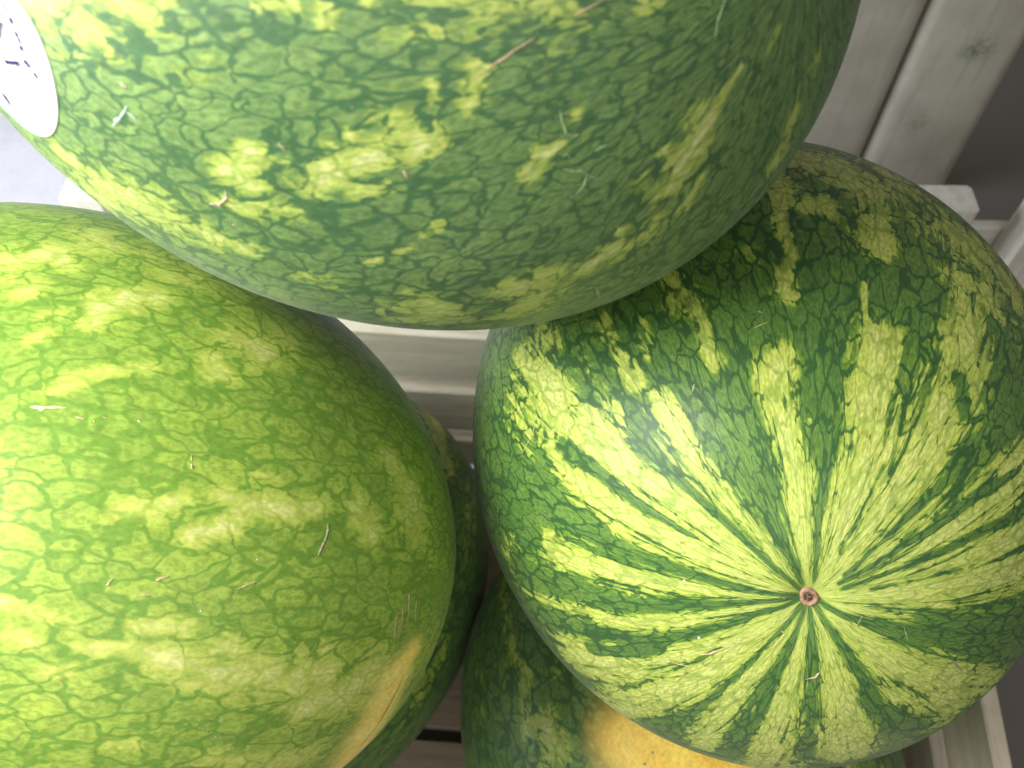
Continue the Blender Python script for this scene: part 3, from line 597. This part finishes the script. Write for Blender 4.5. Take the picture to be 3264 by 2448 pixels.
('P',0.99,[(55.4,-130.1,2.6),(59.8,-132.1,4.1),(64.1,-132.8,4.3),(68.5,-132.8,3.5)]),
('P',0.9,[(85.3,-131.3,4.1),(91.1,-131.7,6.2),(96.9,-130.7,4.2),(102.6,-132.9,4.3)]),
('P',0.88,[(118.9,-135.5,5.2),(122.6,-135.4,6.4),(126.4,-131.2,4.0),(130.1,-133.6,3.7)]),
('P',0.75,[(146.5,-130.6,3.6),(154.6,-132.6,6.4),(162.8,-131.3,4.9),(170.9,-131.4,6.3)]),
('P',0.8,[(17.8,-103.7,3.2),(26.9,-106.2,4.4),(36.1,-104.7,4.0),(45.2,-101.6,3.6)]),
('P',0.74,[(51.6,-106.0,4.6),(57.3,-102.8,3.2),(63.1,-105.8,3.3),(68.8,-106.5,4.6)]),
('P',0.72,[(73.5,-102.3,3.4),(79.3,-106.4,2.6),(85.1,-102.9,6.2),(90.9,-105.3,5.1)]),
('P',0.85,[(100.4,-105.4,4.2),(108.8,-101.3,5.0),(117.1,-103.8,2.6),(125.4,-106.2,3.6)]),
('P',0.8,[(134.5,-101.1,3.9),(141.8,-104.5,4.6),(149.1,-105.3,4.5),(156.4,-105.5,2.7)]),
('P',0.74,[(27.5,-73.4,4.1),(35.7,-70.1,4.3),(43.9,-69.4,6.4),(52.0,-70.9,4.7)]),
('P',0.74,[(65.6,-73.5,4.8),(73.2,-73.0,5.3),(80.7,-72.2,2.7),(88.3,-69.6,4.5)]),
('P',0.87,[(106.2,-71.2,5.3),(115.4,-69.1,4.9),(124.5,-69.1,3.0),(133.7,-68.2,5.5)]),
('P',0.9,[(150.0,-70.6,4.8),(156.5,-69.9,3.0),(162.9,-69.4,5.9),(169.4,-73.8,4.0)]),
('P',0.87,[(27.5,-32.4,3.1),(36.2,-33.9,3.4),(45.0,-31.8,3.1),(53.7,-32.3,4.5)]),
('P',0.99,[(61.4,-28.6,5.0),(66.7,-32.7,5.8),(72.0,-28.8,4.7),(77.3,-30.6,6.2)]),
('P',0.95,[(85.8,-33.0,4.3),(90.4,-34.1,5.4),(94.9,-30.3,5.3),(99.5,-29.6,6.0)]),
('P',0.97,[(116.1,-30.5,3.3),(122.3,-32.9,4.6),(128.5,-31.3,2.8),(134.7,-28.3,6.0)]),
('P',0.79,[(151.8,-32.0,2.7),(158.0,-30.7,5.6),(164.1,-30.8,2.6),(170.3,-31.8,3.5)]),
],
}
# scars: (polar angle, azimuth, half width in mm)
SCARS = {
'A': [
('brown',[(28.5,177.38,0.17),(30.54,178.72,0.3),(32.66,-179.83,0.26),(34.27,-178.91,0.13)]),
('brown',[(22.22,173.79,0.21),(23.8,174.81,0.26),(25.13,175.55,0.17)]),
('cork',[(63.75,-167.87,0.42),(62.64,-167.74,0.83),(61.28,-168.52,0.67),(60.48,-169.91,0.3)]),
('brown',[(43.26,-168.93,0.23),(43.3,-168.15,0.52),(43.29,-167.44,0.24)]),
('cork',[(52.1,-175.49,0.23),(51.96,-174.89,0.38),(51.78,-174.28,0.19)]),
('cork',[(63.96,177.22,0.43),(63.7,177.47,0.76),(63.48,177.66,0.43)]),
('sap',[(64.6,179.57,0.27),(65.6,-179.43,0.49),(66.93,-178.53,0.77),(67.97,-177.83,0.5)]),
('sap',[(65.17,-179.71,0.27),(64.84,-179.13,0.54),(64.52,-178.47,0.16)]),
('pale',[(28.75,-168.92,0.15),(29.0,-167.34,0.2),(29.33,-164.41,0.26),(29.02,-162.98,0.21),(28.38,-162.9,0.15)]),
('pale',[(31.38,-158.36,0.16),(30.85,-156.7,0.26),(30.3,-155.9,0.21),(29.97,-153.6,0.16),(29.64,-151.93,0.16)]),
('pale',[(30.22,-154.11,0.16),(31.0,-152.63,0.22),(32.0,-152.03,0.16)]),
('pale',[(11.27,-171.68,0.15),(12.21,-167.93,0.2),(12.96,-165.26,0.2),(13.63,-161.11,0.1)]),
('pale',[(28.16,-157.82,0.16),(27.61,-157.72,0.21),(27.08,-157.44,0.16)]),
('pale',[(30.75,-160.55,0.16),(30.32,-160.57,0.21),(30.2,-159.56,0.16)]),
('tan',[(41.91,-126.99,0.12),(43.38,-124.0,0.24),(46.2,-119.33,0.12)]),
('dark',[(59.28,-155.8,0.12),(56.38,-156.08,0.24),(53.52,-156.48,0.29),(50.4,-156.92,0.11)]),
('cork',[(53.04,179.82,0.18),(52.94,179.98,0.23)]),
('cork',[(44.35,-178.62,0.18),(44.27,-178.39,0.22)]),
('cork',[(63.23,-165.53,0.16),(63.43,-164.76,0.27),(63.17,-164.39,0.16)]),
],
'B': [
('cork',[(105.27,66.31,0.35),(105.13,65.3,0.5),(104.91,64.12,0.49),(104.35,62.79,0.49),(103.81,61.56,0.35)]),
('tan',[(88.53,73.8,0.2),(88.55,73.0,0.26)]),
('tan',[(88.47,72.57,0.53),(88.57,71.91,0.59)]),
('tan',[(85.4,57.4,0.51),(86.03,57.61,0.63),(86.63,57.93,0.51)]),
('tan',[(80.78,56.3,0.31),(81.03,56.75,0.43),(81.28,57.24,0.25)]),
('tan',[(93.84,56.64,0.2),(95.14,57.26,0.33),(96.33,57.84,0.13)]),
('tan',[(83.73,55.26,0.19),(84.45,55.4,0.31),(85.35,55.55,0.25)]),
('pink',[(72.53,78.66,0.32),(73.56,78.61,0.83),(74.75,78.83,0.58),(76.0,78.81,0.32)]),
('tan',[(76.78,77.65,0.19),(77.32,77.57,0.39),(77.8,77.35,0.26)]),
('tan',[(78.53,77.21,0.26),(78.77,77.15,0.32)]),
('tan',[(79.45,77.88,0.33),(79.81,77.79,0.39)]),
('tan',[(82.99,77.77,0.33),(83.31,77.64,0.33)]),
('brown',[(119.45,47.33,0.38),(119.04,49.99,0.61),(118.93,51.96,0.3)]),
('brown',[(120.67,48.49,0.31),(120.28,52.02,0.54),(120.28,52.86,0.23)]),
('brown',[(122.0,49.65,0.23),(121.72,52.92,0.7),(121.33,55.26,0.39)]),
('brown',[(124.06,49.46,0.24),(123.71,52.57,0.55),(123.72,53.47,0.24)]),
('brown',[(121.75,54.64,0.54),(122.32,55.43,0.39)]),
('brown',[(120.49,47.06,0.23),(120.05,49.78,0.31)]),
('cork',[(91.53,39.37,0.26),(91.76,39.22,0.26)]),
('brown',[(92.42,38.27,0.23),(92.66,38.11,0.23)]),
('cork',[(93.26,37.23,0.33),(93.5,37.06,0.33)]),
('brown',[(93.86,36.68,0.23),(94.11,36.5,0.23)]),
('cork',[(94.95,35.9,0.33),(95.21,35.72,0.33)]),
('brown',[(95.43,36.0,0.2),(95.69,35.81,0.2)]),
('cork',[(96.02,34.72,0.27),(96.28,34.52,0.27)]),
('brown',[(97.17,33.46,0.27),(97.45,33.24,0.27)]),
('cork',[(94.76,34.0,0.2),(95.02,33.8,0.2)]),
('brown',[(94.92,32.73,0.2),(95.19,32.53,0.2)]),
('cork',[(91.25,31.81,0.26),(91.5,31.62,0.26)]),
('brown',[(92.17,31.5,0.3),(92.42,31.3,0.3)]),
('cork',[(93.07,31.17,0.27),(93.33,30.96,0.27)]),
('brown',[(94.49,30.5,0.34),(94.76,30.29,0.34)]),
('white',[(95.91,60.68,0.37),(96.17,60.65,0.37)]),
('white',[(90.25,53.79,0.36),(90.45,53.71,0.36)]),
('stain',[(125.0,37.57,0.36),(124.22,32.84,0.89),(123.44,26.92,0.8),(121.28,19.86,0.54)]),
('stain',[(124.64,34.47,0.27),(123.62,30.52,0.36),(123.02,28.53,0.27)]),
],
'C': [
('tan',[(18.52,-135.72,0.29),(16.88,-134.53,0.57),(14.81,-134.39,0.43),(11.59,-132.94,0.14)]),
('tan',[(23.66,-136.3,0.15),(22.35,-134.06,0.29),(21.04,-131.58,0.15)]),
('hole',[(9.47,-72.8,0.62),(9.64,-70.31,0.69)]),
('tan',[(11.51,-71.99,0.28),(12.27,-74.7,0.49),(12.74,-81.41,0.21)]),
('brown',[(9.58,133.05,0.34),(9.24,132.01,0.34)]),
('brown',[(3.71,-172.68,0.2),(3.3,-167.14,0.27)]),
('tan',[(6.14,-118.17,0.28),(6.13,-113.81,0.21)]),
('cork',[(24.92,-19.66,0.36),(26.79,-21.11,0.5),(28.94,-22.49,0.22)]),
('tan',[(48.51,163.78,0.14),(47.56,167.6,0.18),(49.14,173.89,0.13)]),
('tan',[(7.51,-8.98,0.11),(7.53,-23.02,0.11)]),
('tan',[(13.85,-9.41,0.11),(15.31,-15.66,0.14)]),
('tan',[(29.3,134.73,0.14),(28.91,135.39,0.21),(28.73,136.81,0.14)]),
('brown',[(26.09,155.6,0.21),(25.57,155.06,0.21),(25.36,153.87,0.14)]),
('white',[(17.3,-174.71,0.39),(17.02,-174.33,0.47)]),
('white',[(17.02,-144.89,0.48),(16.8,-143.64,0.4)]),
('tan',[(38.57,107.88,0.14),(38.26,106.72,0.14)]),
('tan',[(36.36,109.58,0.14),(36.83,106.18,0.21)]),
('white',[(31.05,129.62,0.12),(31.81,128.05,0.16)]),
('cork',[(22.74,34.58,0.41),(23.12,33.0,0.41)]),
('cork',[(52.53,166.14,0.33),(51.55,165.92,0.33)]),
],
'D': [
],
'E': [
('brown',[(91.93,73.28,0.81),(92.37,73.6,0.81)]),
('brown',[(92.92,70.53,0.81),(93.29,70.83,0.81)]),
],
}

# ------------------------------------------------------------------ setting
def box(name, mat, parent, x0, x1, y0, y1, z0, z1, bev=.0012, seed=0):
    """slightly bevelled board; local x is the grain direction"""
    rng = np.random.default_rng(seed)
    lx, ly, lz = x1-x0, y1-y0, z1-z0
    along = int(np.argmax([lx, ly, lz]))
    L = (lx, ly, lz)[along]
    o1, o2 = [(ly, lz), (lz, lx), (lx, ly)][along]
    b = min(bev, o1*.3, o2*.3)
    prof = [(-o1/2+b, -o2/2), (o1/2-b, -o2/2), (o1/2, -o2/2+b), (o1/2, o2/2-b), (o1/2-b, o2/2), (-o1/2+b, o2/2), (-o1/2, o2/2-b), (-o1/2, -o2/2+b)]
    n = 12; verts = []; faces = []
    w1 = np.cumsum(rng.normal(0, .00035, n+1)); w2 = np.cumsum(rng.normal(0, .0003, n+1))
    w1 -= np.linspace(w1[0], w1[-1], n+1); w2 -= np.linspace(w2[0], w2[-1], n+1)
    for i in range(n+1):
        for p, q in prof: verts.append((L*(i/n-.5), p+w1[i], q+w2[i]))
    for i in range(n):
        for k in range(8):
            a, c = i*8+k, i*8+(k+1) % 8
            faces.append((a, c, c+8, a+8))
    faces.append(tuple(range(7, -1, -1))); faces.append(tuple(n*8+k for k in range(8)))
    o = mesh_obj(name, verts, faces, mat, parent)
    o.location = ((x0+x1)/2, (y0+y1)/2, (z0+z1)/2)
    # grain axis: local x -> chosen axis (cyclic permutation keeps handedness)
    o.rotation_euler = [(0, 0, 0), (math.pi/2, 0, math.pi/2), (0, -math.pi/2, -math.pi/2)][along]
    return o

gnd = mesh_obj('ground', [(-6, -5, -.034), (6, -5, -.034), (6, 8, -.034), (-6, 8, -.034)], [(0, 1, 2, 3)], CONCRETE)
gnd['kind'] = 'structure'

_L = [(.272, -.8), (1.9, -.8), (1.9, 2.4), (.10, 2.4), (.10, .47), (.272, .47)]  # added dark sheet: ground shade put into colour, right of and behind the crate
shade_o = mesh_obj('ground_shade_sheet', [(x, y, 0) for x, y in _L]+[(x, y, .004) for x, y in _L],
    [(5, 4, 3, 2, 1, 0), (6, 7, 8, 9, 10, 11)]+[(i, (i+1) % 6, (i+1) % 6+6, i+6) for i in range(6)], GROUND_SHADE)
shade_o.location = (0, 0, -.0338); shade_o.rotation_euler = (0, 0, math.radians(-4.3))
tag(shade_o, 'dark brown sheet painting shade on the ground right of the crate, under the cream planks', 'mat')
YAW = math.radians(-4.3)
crate = tag(empty('wooden_crate', (0, 0, -.034), YAW), 'pale slatted wooden crate holding the five watermelons', 'crate')
XL, XR, YF, YB, T = -.335, .2577, -.16, .3752, .0105
dz = .034
for i, (z0, z1) in enumerate([(.002, .045), (.062, .121), (.139, .197)]):
    box('slat', WOOD_PALE, crate, XL-T, XR+T, YB, YB+.0145, z0+dz, z1+dz, seed=10+i)
    box('slat', WOOD_PALE, crate, XL-T, XR+T, YF-T, YF, z0+dz, z1+dz, seed=20+i)
    box('slat', WOOD_PALE, crate, XR, XR+T, YF+.0004, YB-.0004, z0+dz, z1+dz, seed=30+i)
    box('slat', WOOD_PALE, crate, XL-T, XL, YF+.0004, YB-.0004, z0+dz, z1+dz, seed=40+i)
y = YF+.001; edges = []
gap = .0085; bw = .0895
y0 = .1414 + gap/2
while y0 > YF: y0 -= bw+gap
i = 0
while y0 < YB-.01:
    a, b = max(y0, YF+.001), min(y0+bw, YB-.001)
    if b-a > .02: box('floor_board', WOOD_FLOOR, crate, XL+.001, XR-.001, a, b, -.012+dz, dz, seed=60+i)
    y0 += bw+gap; i += 1
for x in (XL+.06, (XL+XR)/2, XR-.08): box('bottom_runner', WOOD_FLOOR, crate, x, x+.03, YF, YB, 0.0, .0215, seed=int(100+x*100))
for sx in (0, 1):
    for sy in (0, 1):
        x0 = XL+.0005 if sx == 0 else XR-.0225; yy = YF+.0005 if sy == 0 else YB-.0225
        box('corner_post', WOOD_PALE, crate, x0, x0+.022, yy, yy+.022, dz+.0005, .190+dz, seed=80+sx*2+sy)

# second crate behind: posts with sawn white tops and a lower rail
c2 = tag(empty('wooden_crate', (0, 0, -.034), math.radians(-1)), 'whitewashed crate with thick posts standing behind the melon crate', 'crate')
Y2 = .505
for i, (x0, x1) in enumerate(((-.374, -.338), (.318, .364), (.412, .46))):
    box('post', WOOD_WHITE, c2, x0, x1, Y2, Y2+.03, .0 if x0 < 0 else .0042, .203+dz, bev=.003, seed=200+i)
for i, (z0, z1) in enumerate([(.105, .152), (.06, .09)]):
    box('slat', WOOD_WHITE, c2, -.374, .62, Y2+.0305, Y2+.0415, z0+dz, z1+dz, seed=210+i)

# upright cream planks standing on the ground behind, rounded lower corners, slightly crowned faces
pl = tag(empty('plank_panel', (0, .757, -.030)), 'upright cream planks with rounded lower ends behind the crates', 'planks')
def plank(x0, x1, h, seed, smear):
    rng = np.random.default_rng(seed)
    nx, nz = 20, 44; w = x1-x0; r = .022
    V = []; Fc = []
    zs = np.r_[np.linspace(0, r, 9), np.linspace(r, h, nz-8)[1:]]
    for k, z in enumerate(zs):
        ins = r-math.sqrt(max(r*r-(r-z)**2, 0)) if z < r else 0.
        a, b = ins, w-ins
        for i in range(nx+1):
            u = i/nx; x = a+(b-a)*u
            e = min(x, w-x)/.012; e = min(e, 1)
            V.append((x0+x, -.004*(1-(2*u-1)**2)-.006*math.sqrt(max(0, 1-(1-e)**2)), z))
    for k in range(len(zs)-1):
        for i in range(nx): a = k*(nx+1)+i; Fc.append((a, a+1, a+nx+2, a+nx+1))
    nf = len(V)
    for (x, y_, z) in list(V): V.append((x, .012, z))
    for k in range(len(zs)-1):
        for i in range(nx): a = nf+k*(nx+1)+i; Fc.append((a, a+nx+1, a+nx+2, a+1))
        for i in (0, nx):
            a, b = k*(nx+1)+i, (k+1)*(nx+1)+i
            Fc.append((a, b, b+nf, a+nf) if i == 0 else (a, a+nf, b+nf, b))
    for i in range(nx):
        Fc.append((i, i+nf, i+1+nf, i+1)); t = (len(zs)-1)*(nx+1)+i; Fc.append((t, t+1, t+1+nf, t+nf))
    o = mesh_obj('plank', V, Fc, CREAM, pl, True)
    g = [0.0]*len(V)
    for j, (x, y_, z) in enumerate(V):
        for cx, cz, rx, rz, s in smear: g[j] = max(g[j], s*max(0, 1-((x-cx)/rx)**2-((z-cz)/rz)**2))
    o.data.attributes.new('green_smear', 'FLOAT', 'POINT').data.foreach_set('value', g)
    return o
plank(.288, .3905, .46, 1, [])
plank(.3945, .502, .46, 2, [(.455, .20, .022, .014, 1.), (.432, .105, .014, .02, .6)])
box('plank_batten', CREAM, pl, .27, .52, .0125, .028, .30, .34, seed=5)

# ------------------------------------------------------------------ watermelons
def sphere_pts(B, th, ph):
    return np.stack([np.sin(th)*np.cos(ph), np.sin(th)*np.sin(ph), np.cos(th)], -1) @ np.array(B)

def lump(n, seed, amp):
    rng = np.random.default_rng(seed); s = np.zeros(len(n))
    for f, a in ((2.2, 1.), (4.5, .45), (9., .16)):
        for _ in range(5):
            k = rng.normal(size=3); k /= np.linalg.norm(k)
            s += a*np.sin(f*(n@k)+rng.uniform(0, 6.28))/5
    return 1+amp*s

def melon_surface(key, n):
    """unit-sphere points -> world points on the melon skin"""
    q = MELONS[key]; n = np.atleast_2d(n)
    s = lump(n, ord(key), .006)
    az = n@np.array(q['B']).T
    s = s+.0011*np.sin(10*np.arctan2(az[:, 1], az[:, 0])+ord(key))*(1-az[:, 2]**2)
    if key == 'C':
        t = np.degrees(np.arccos(np.clip(n@np.array(q['B'])[2], -1, 1)))
        s = s*(1-.016*np.exp(-(t/3.2)**2)-.010*np.exp(-(t/11.)**2))
    return np.array(q['c']) + (n*s[:, None]) @ np.array(q['M']).T

def mark_field(n, B, marks, kinds):
    out = np.zeros(len(n))
    for kind, s, pts in marks:
        if kind not in kinds: continue
        v = sphere_pts(B, np.radians([p[0] for p in pts]), np.radians([p[1] for p in pts]))
        w = np.radians([max(p[2], .35) for p in pts])
        best = np.zeros(len(n))
        for i in range(len(pts)-1):
            d = v[i+1]-v[i]; L = d@d
            t = np.clip(((n-v[i])@d)/L, 0, 1) if L > 1e-12 else np.zeros(len(n))
            r = np.linalg.norm(n-(v[i]+t[:, None]*d), axis=1)/(w[i]+(w[i+1]-w[i])*t)
            best = np.maximum(best, np.clip(1.-.5*r, 0, 1))
        if kind == 'N': out = np.minimum(out, 1-s*np.clip(best*1.25, 0, 1))
        else: out = np.maximum(out, s*best)
    return out

def make_melon(key, mat, label, nt, npn):
    q = MELONS[key]; B = np.array(q['B'])
    th = np.linspace(0, np.pi, nt+1)[1:-1]; ph = np.linspace(0, 2*np.pi, npn, endpoint=False)
    TH, PH = np.meshgrid(th, ph, indexing='ij')
    thv = np.r_[TH.ravel(), 0., np.pi]; phv = np.r_[PH.ravel(), 0., 0.]
    n = sphere_pts(B, thv, phv)
    W = melon_surface(key, n)
    base = np.array([q['c'][0], q['c'][1], W[:, 2].min()])
    i = np.arange(nt-2)[:, None]*npn; j = np.arange(npn)[None]; j2 = (j+1) % npn
    quads = np.stack([i+j, i+npn+j, i+npn+j2, i+j2], -1).reshape(-1, 4)
    top, bot = (nt-1)*npn, (nt-1)*npn+1
    jj = np.arange(npn); k = (nt-2)*npn
    tris = np.r_[np.stack([np.full(npn, top), jj, (jj+1) % npn], 1), np.stack([k+jj, np.full(npn, bot), k+(jj+1) % npn], 1)]
    root = tag(empty('watermelon', base), label, 'watermelon', 'watermelons piled in the crate')
    me = bpy.data.meshes.new('rind')
    nv = len(W); me.vertices.add(nv); me.vertices.foreach_set('co', (W-base).astype(np.float32).ravel())
    loops = np.r_[quads.ravel(), tris.ravel()]
    me.loops.add(len(loops)); me.loops.foreach_set('vertex_index', loops.astype(np.int32))
    starts = np.r_[np.arange(len(quads))*4, len(quads)*4+np.arange(len(tris))*3]
    me.polygons.add(len(starts)); me.polygons.foreach_set('loop_start', starts.astype(np.int32))
    me.update(calc_edges=True); me.validate()
    me.polygons.foreach_set('use_smooth', np.ones(len(starts), bool))
    R = float(np.trace(np.array(q['M']))/3)
    mc = np.stack([R*np.cos(phv), R*np.sin(phv), .78*R*thv], 1)
    me.attributes.new('rind_coord', 'FLOAT_VECTOR', 'POINT').data.foreach_set('vector', mc.astype(np.float32).ravel())
    me.attributes.new('pale', 'FLOAT', 'POINT').data.foreach_set('value', mark_field(n, B, MARKS[key], 'PN').astype(np.float32))
    me.attributes.new('ground_spot', 'FLOAT', 'POINT').data.foreach_set('value', mark_field(n, B, MARKS[key], 'G').astype(np.float32))
    me.materials.append(mat)
    o = link(bpy.data.objects.new('rind', me)); o.parent = root
    # dry scars, scrapes and specks
    q_M = np.array(q['M']); Mi = np.linalg.inv(q_M)
    for si, (kind, pts) in enumerate(SCARS[key]):
        rng = np.random.default_rng(si*7+ord(key))
        a = np.array(pts, float)
        v = sphere_pts(B, np.radians(a[:, 0]), np.radians(a[:, 1]))
        m_ = max(4, 3*(len(a)-1)); t = np.linspace(0, len(a)-1, m_+1)
        ix = np.minimum(t.astype(int), len(a)-2); fr = (t-ix)[:, None]
        c = v[ix]*(1-fr)+v[ix+1]*fr; c /= np.linalg.norm(c, axis=1)[:, None]
        hw = (a[ix, 2]*(1-fr[:, 0])+a[ix+1, 2]*fr[:, 0])/1000
        hw = hw*(1+rng.uniform(-.35, .3, len(hw))); hw[0] *= .45; hw[-1] *= .45
        V = []; Fc = []
        for s_ in range(len(c)):
            p0 = melon_surface(key, c[s_])[0]
            tg = melon_surface(key, c[min(s_+1, m_)])[0]-melon_surface(key, c[max(s_-1, 0)])[0]; tg /= np.linalg.norm(tg)
            nr = Mi@c[s_]; nr /= np.linalg.norm(nr); sd = np.cross(nr, tg)
            lift = {'dark': .00003, 'stain': .00003, 'hole': -.0001}.get(kind, .00016)*min(1, hw[s_]/.0005)
            jit = rng.uniform(-.3, .3)*hw[s_]
            for off, up in ((-1, -.00015), (-.55, .00006+lift*.8), (.1, .00008+lift), (.6, .00006+lift*.7), (1, -.00015)):
                p = p0+sd*(off*hw[s_]*(1+rng.uniform(-.2, .2))+jit)
                # follow the skin
                u = Mi@(p-np.array(q['c'])); u /= np.linalg.norm(u)
                V.append(melon_surface(key, u)[0]+nr*up-base)
        for s_ in range(len(c)-1):
            for k_ in range(4): b = s_*5+k_; Fc.append((b, b+1, b+6, b+5))
        mesh_obj('stain' if kind in ('stain', 'sap') else 'scar', V, Fc, SCAR_MAT[kind], root, True)
    return root, base

rA, bA = make_melon('A', MAT_A, 'topmost dark green mottled watermelon with a white oval sticker at its left', 260, 520)
rB, bB = make_melon('B', MAT_B, 'brightly lit yellow-green watermelon at the left under the topmost one', 260, 520)
rC, bC = make_melon('C', MAT_C, 'striped watermelon at the right with its brown stem scar facing the camera', 280, 560)
rD, bD = make_melon('D', MAT_D, 'dark shaded watermelon lying underneath the left yellow-green watermelon', 150, 300)
rE, bE = make_melon('E', MAT_E, 'low watermelon with a bare yellow ground patch beneath the striped one', 150, 300)

# stem scar on the striped melon: a shallow corky cup
def stem_scar():
    key = 'C'; B = np.array(MELONS[key]['B']); rng = np.random.default_rng(5)
    p0 = melon_surface(key, B[2])[0]; Mi = np.linalg.inv(np.array(MELONS[key]['M']))
    nr = Mi@B[2]; nr /= np.linalg.norm(nr)
    e1 = np.cross(nr, [1, 0, 0]); e1 /= np.linalg.norm(e1); e2 = np.cross(nr, e1)
    R0 = .0029; seg = 40; rings = [(0., -.0006), (.25, -.0004), (.45, -.0007), (.58, -.0002), (.74, .0000), (.88, -.0001), (1.0, -.0004), (1.1, -.0014)]
    V = [p0+nr*.0007-bC]; Fc = []
    wob = [1+.10*math.sin(2*a+.6)+.06*math.sin(3*a) for a in np.linspace(0, 2*math.pi, seg, endpoint=False)]
    for r, h in rings[1:]:
        for k in range(seg):
            a = 2*math.pi*k/seg; rr = R0*r*wob[k]; hh = h+rng.normal(0, .00022 if r < .6 else .00008)
            V.append(p0+e1*rr*math.cos(a)+e2*rr*math.sin(a)+nr*(hh+.0012)-bC)
    for k in range(seg): Fc.append((0, 1+k, 1+(k+1) % seg))
    for q in range(len(rings)-2):
        for k in range(seg):
            a, b = 1+q*seg+k, 1+q*seg+(k+1) % seg
            Fc.append((a, a+seg, b+seg, b))
    m = NT('stem_cork'); g = m.node('ShaderNodeNewGeometry').outputs['Position']
    dist = m.node('ShaderNodeVectorMath', [g, tuple(map(float, p0))], operation='DISTANCE').outputs['Value']
    n = m.noise(g, 1100, 3, .6)
    core = m.math('MULTIPLY', m.step(dist, .0012, .0022, 1., 0.), m.step(n, .40, .50))
    c = m.mix(m.step(m.noise(g, 700, 3), .4, .6), (.27, .145, .09), (.40, .25, .15))
    c = m.mix(core, c, (.055, .028, .018))
    m.bump(n, .0003, .6)
    mesh_obj('stem_scar', V, Fc, m.set(Base_Color=c, Roughness=.8), rC, True)
stem_scar()

# oval paper sticker on the topmost melon
def sticker():
    q = MELONS['A']; c = np.array(q['c']); Mi = np.linalg.inv(np.array(q['M']))
    cen = np.array([-0.11918, 0.17546, 0.58732]); ax = np.array([0.5841, -0.2836, 0.7606]); ay = np.array([-0.5648, 0.5309, 0.6317]); nr = np.cross(ax, ay); 
    if nr@(cen-c) < 0: nr = -nr
    def skin(x, y, up):
        p = cen+ax*x+ay*y; o = Mi@(p-c); r = Mi@nr
        A_, B_, C_ = r@r, o@r, o@o-1
        t = (-B_+math.sqrt(max(B_*B_-A_*C_, 0)))/A_
        u = Mi@(p+nr*t-c); u /= np.linalg.norm(u)
        nn = Mi@u; nn /= np.linalg.norm(nn)
        return melon_surface('A', u)[0]+nn*up-bA
    root = tag(empty('sticker', bA), 'white oval paper sticker with violet print on the topmost watermelon', 'sticker')
    a, b = .02477, .01739; seg = 72; V = [skin(0, 0, .00035)]; Fc = []
    rr = [.12, .25, .4, .55, .7, .82, .92, .98, 1.0, 1.003]
    for k, r in enumerate(rr):
        for s in range(seg):
            t = 2*math.pi*s/seg; V.append(skin(a*r*math.cos(t), b*r*math.sin(t), .00035 if k < len(rr)-1 else -.0001))
    for s in range(seg): Fc.append((0, 1+s, 1+(s+1) % seg))
    for k in range(len(rr)-1):
        for s in range(seg):
            i, j = 1+k*seg+s, 1+k*seg+(s+1) % seg; Fc.append((i, i+seg, j+seg, j))
    mesh_obj('paper', V, Fc, PAPER, root, True)
    def quadstrip(pts, w):
        V = []; Fc = []
        for k, (x, y) in enumerate(pts):
            x0, y0 = pts[max(k-1, 0)]; x1, y1 = pts[min(k+1, len(pts)-1)]
            d = math.hypot(x1-x0, y1-y0) or 1; nx, ny = -(y1-y0)/d, (x1-x0)/d
            ww = 1.5*(w[k] if isinstance(w, (list, tuple)) else w)
            V += [skin((x+nx*ww)/1000, (y+ny*ww)/1000, .0007), skin((x-nx*ww)/1000, (y-ny*ww)/1000, .0007)]
        for k in range(len(pts)-1): Fc.append((2*k, 2*k+1, 2*k+3, 2*k+2))
        mesh_obj('print', V, Fc, INK, root, True)
    for pts, w in PRINTS: quadstrip(pts, w)
PRINTS = [
 ([(18.4, 1.2), (18.9, .8), (19.3, .5)], [.45, .6, .4]), ([(16.8, -1.1), (17.3, -1.5), (17.7, -1.7)], [.55, .5, .2]), ([(16.0, -2.3), (16.5, -2.7), (16.8, -2.9)], [.2, .5, .5]),
 ([(14.6, -3.3), (15.1, -3.7), (15.5, -4.1)], [.45, .5, .45]), ([(13.7, -4.5), (14.1, -4.9)], .2), ([(12.2, -5.1), (12.6, -5.8), (12.5, -6.6), (12.2, -7.1)], [.3, .5, .35, .55]),
 ([(14.0, -7.2), (14.5, -7.6)], .2), ([(12.7, -8.2), (12.1, -9.0), (11.7, -9.7)], [.2, .4, .2]), ([(19.7, 3.8), (20.1, 3.4), (20.3, 2.7), (20.8, 2.0)], [.35, .25, .15, .3]),
 ([(14.7, 2.9), (12.0, 2.3), (9.4, 1.7)], .22), ([(17.5, 2.6), (14.6, 1.6), (11.6, .2)], .12), ([(15.5, 3.6), (13, 3.1), (9.6, 2.6)], .12),
 ([(4.0, -1.0), (6.5, -2.6), (9.5, -4.4)], [.4, .25, .4]), ([(4.6, -1.5), (3.6, -3.0), (2.6, -4.2)], [.25, .12, .05]), ([(6.4, -2.7), (5.2, -3.9), (4.0, -5.2)], [.25, .15, .05]), ([(8.2, -3.8), (7.5, -5.2), (6.4, -6.2)], [.25, .15, .05]),
 ([(-12.4, -1.2), (-13.3, -2.3), (-14.2, -3.4), (-15.3, -4.6)], [.3, .55, .5, .3]), ([(-15.4, -4.6), (-15.8, -5.6), (-16.2, -6.5)], [.12, .12, .25]),
]
sticker()
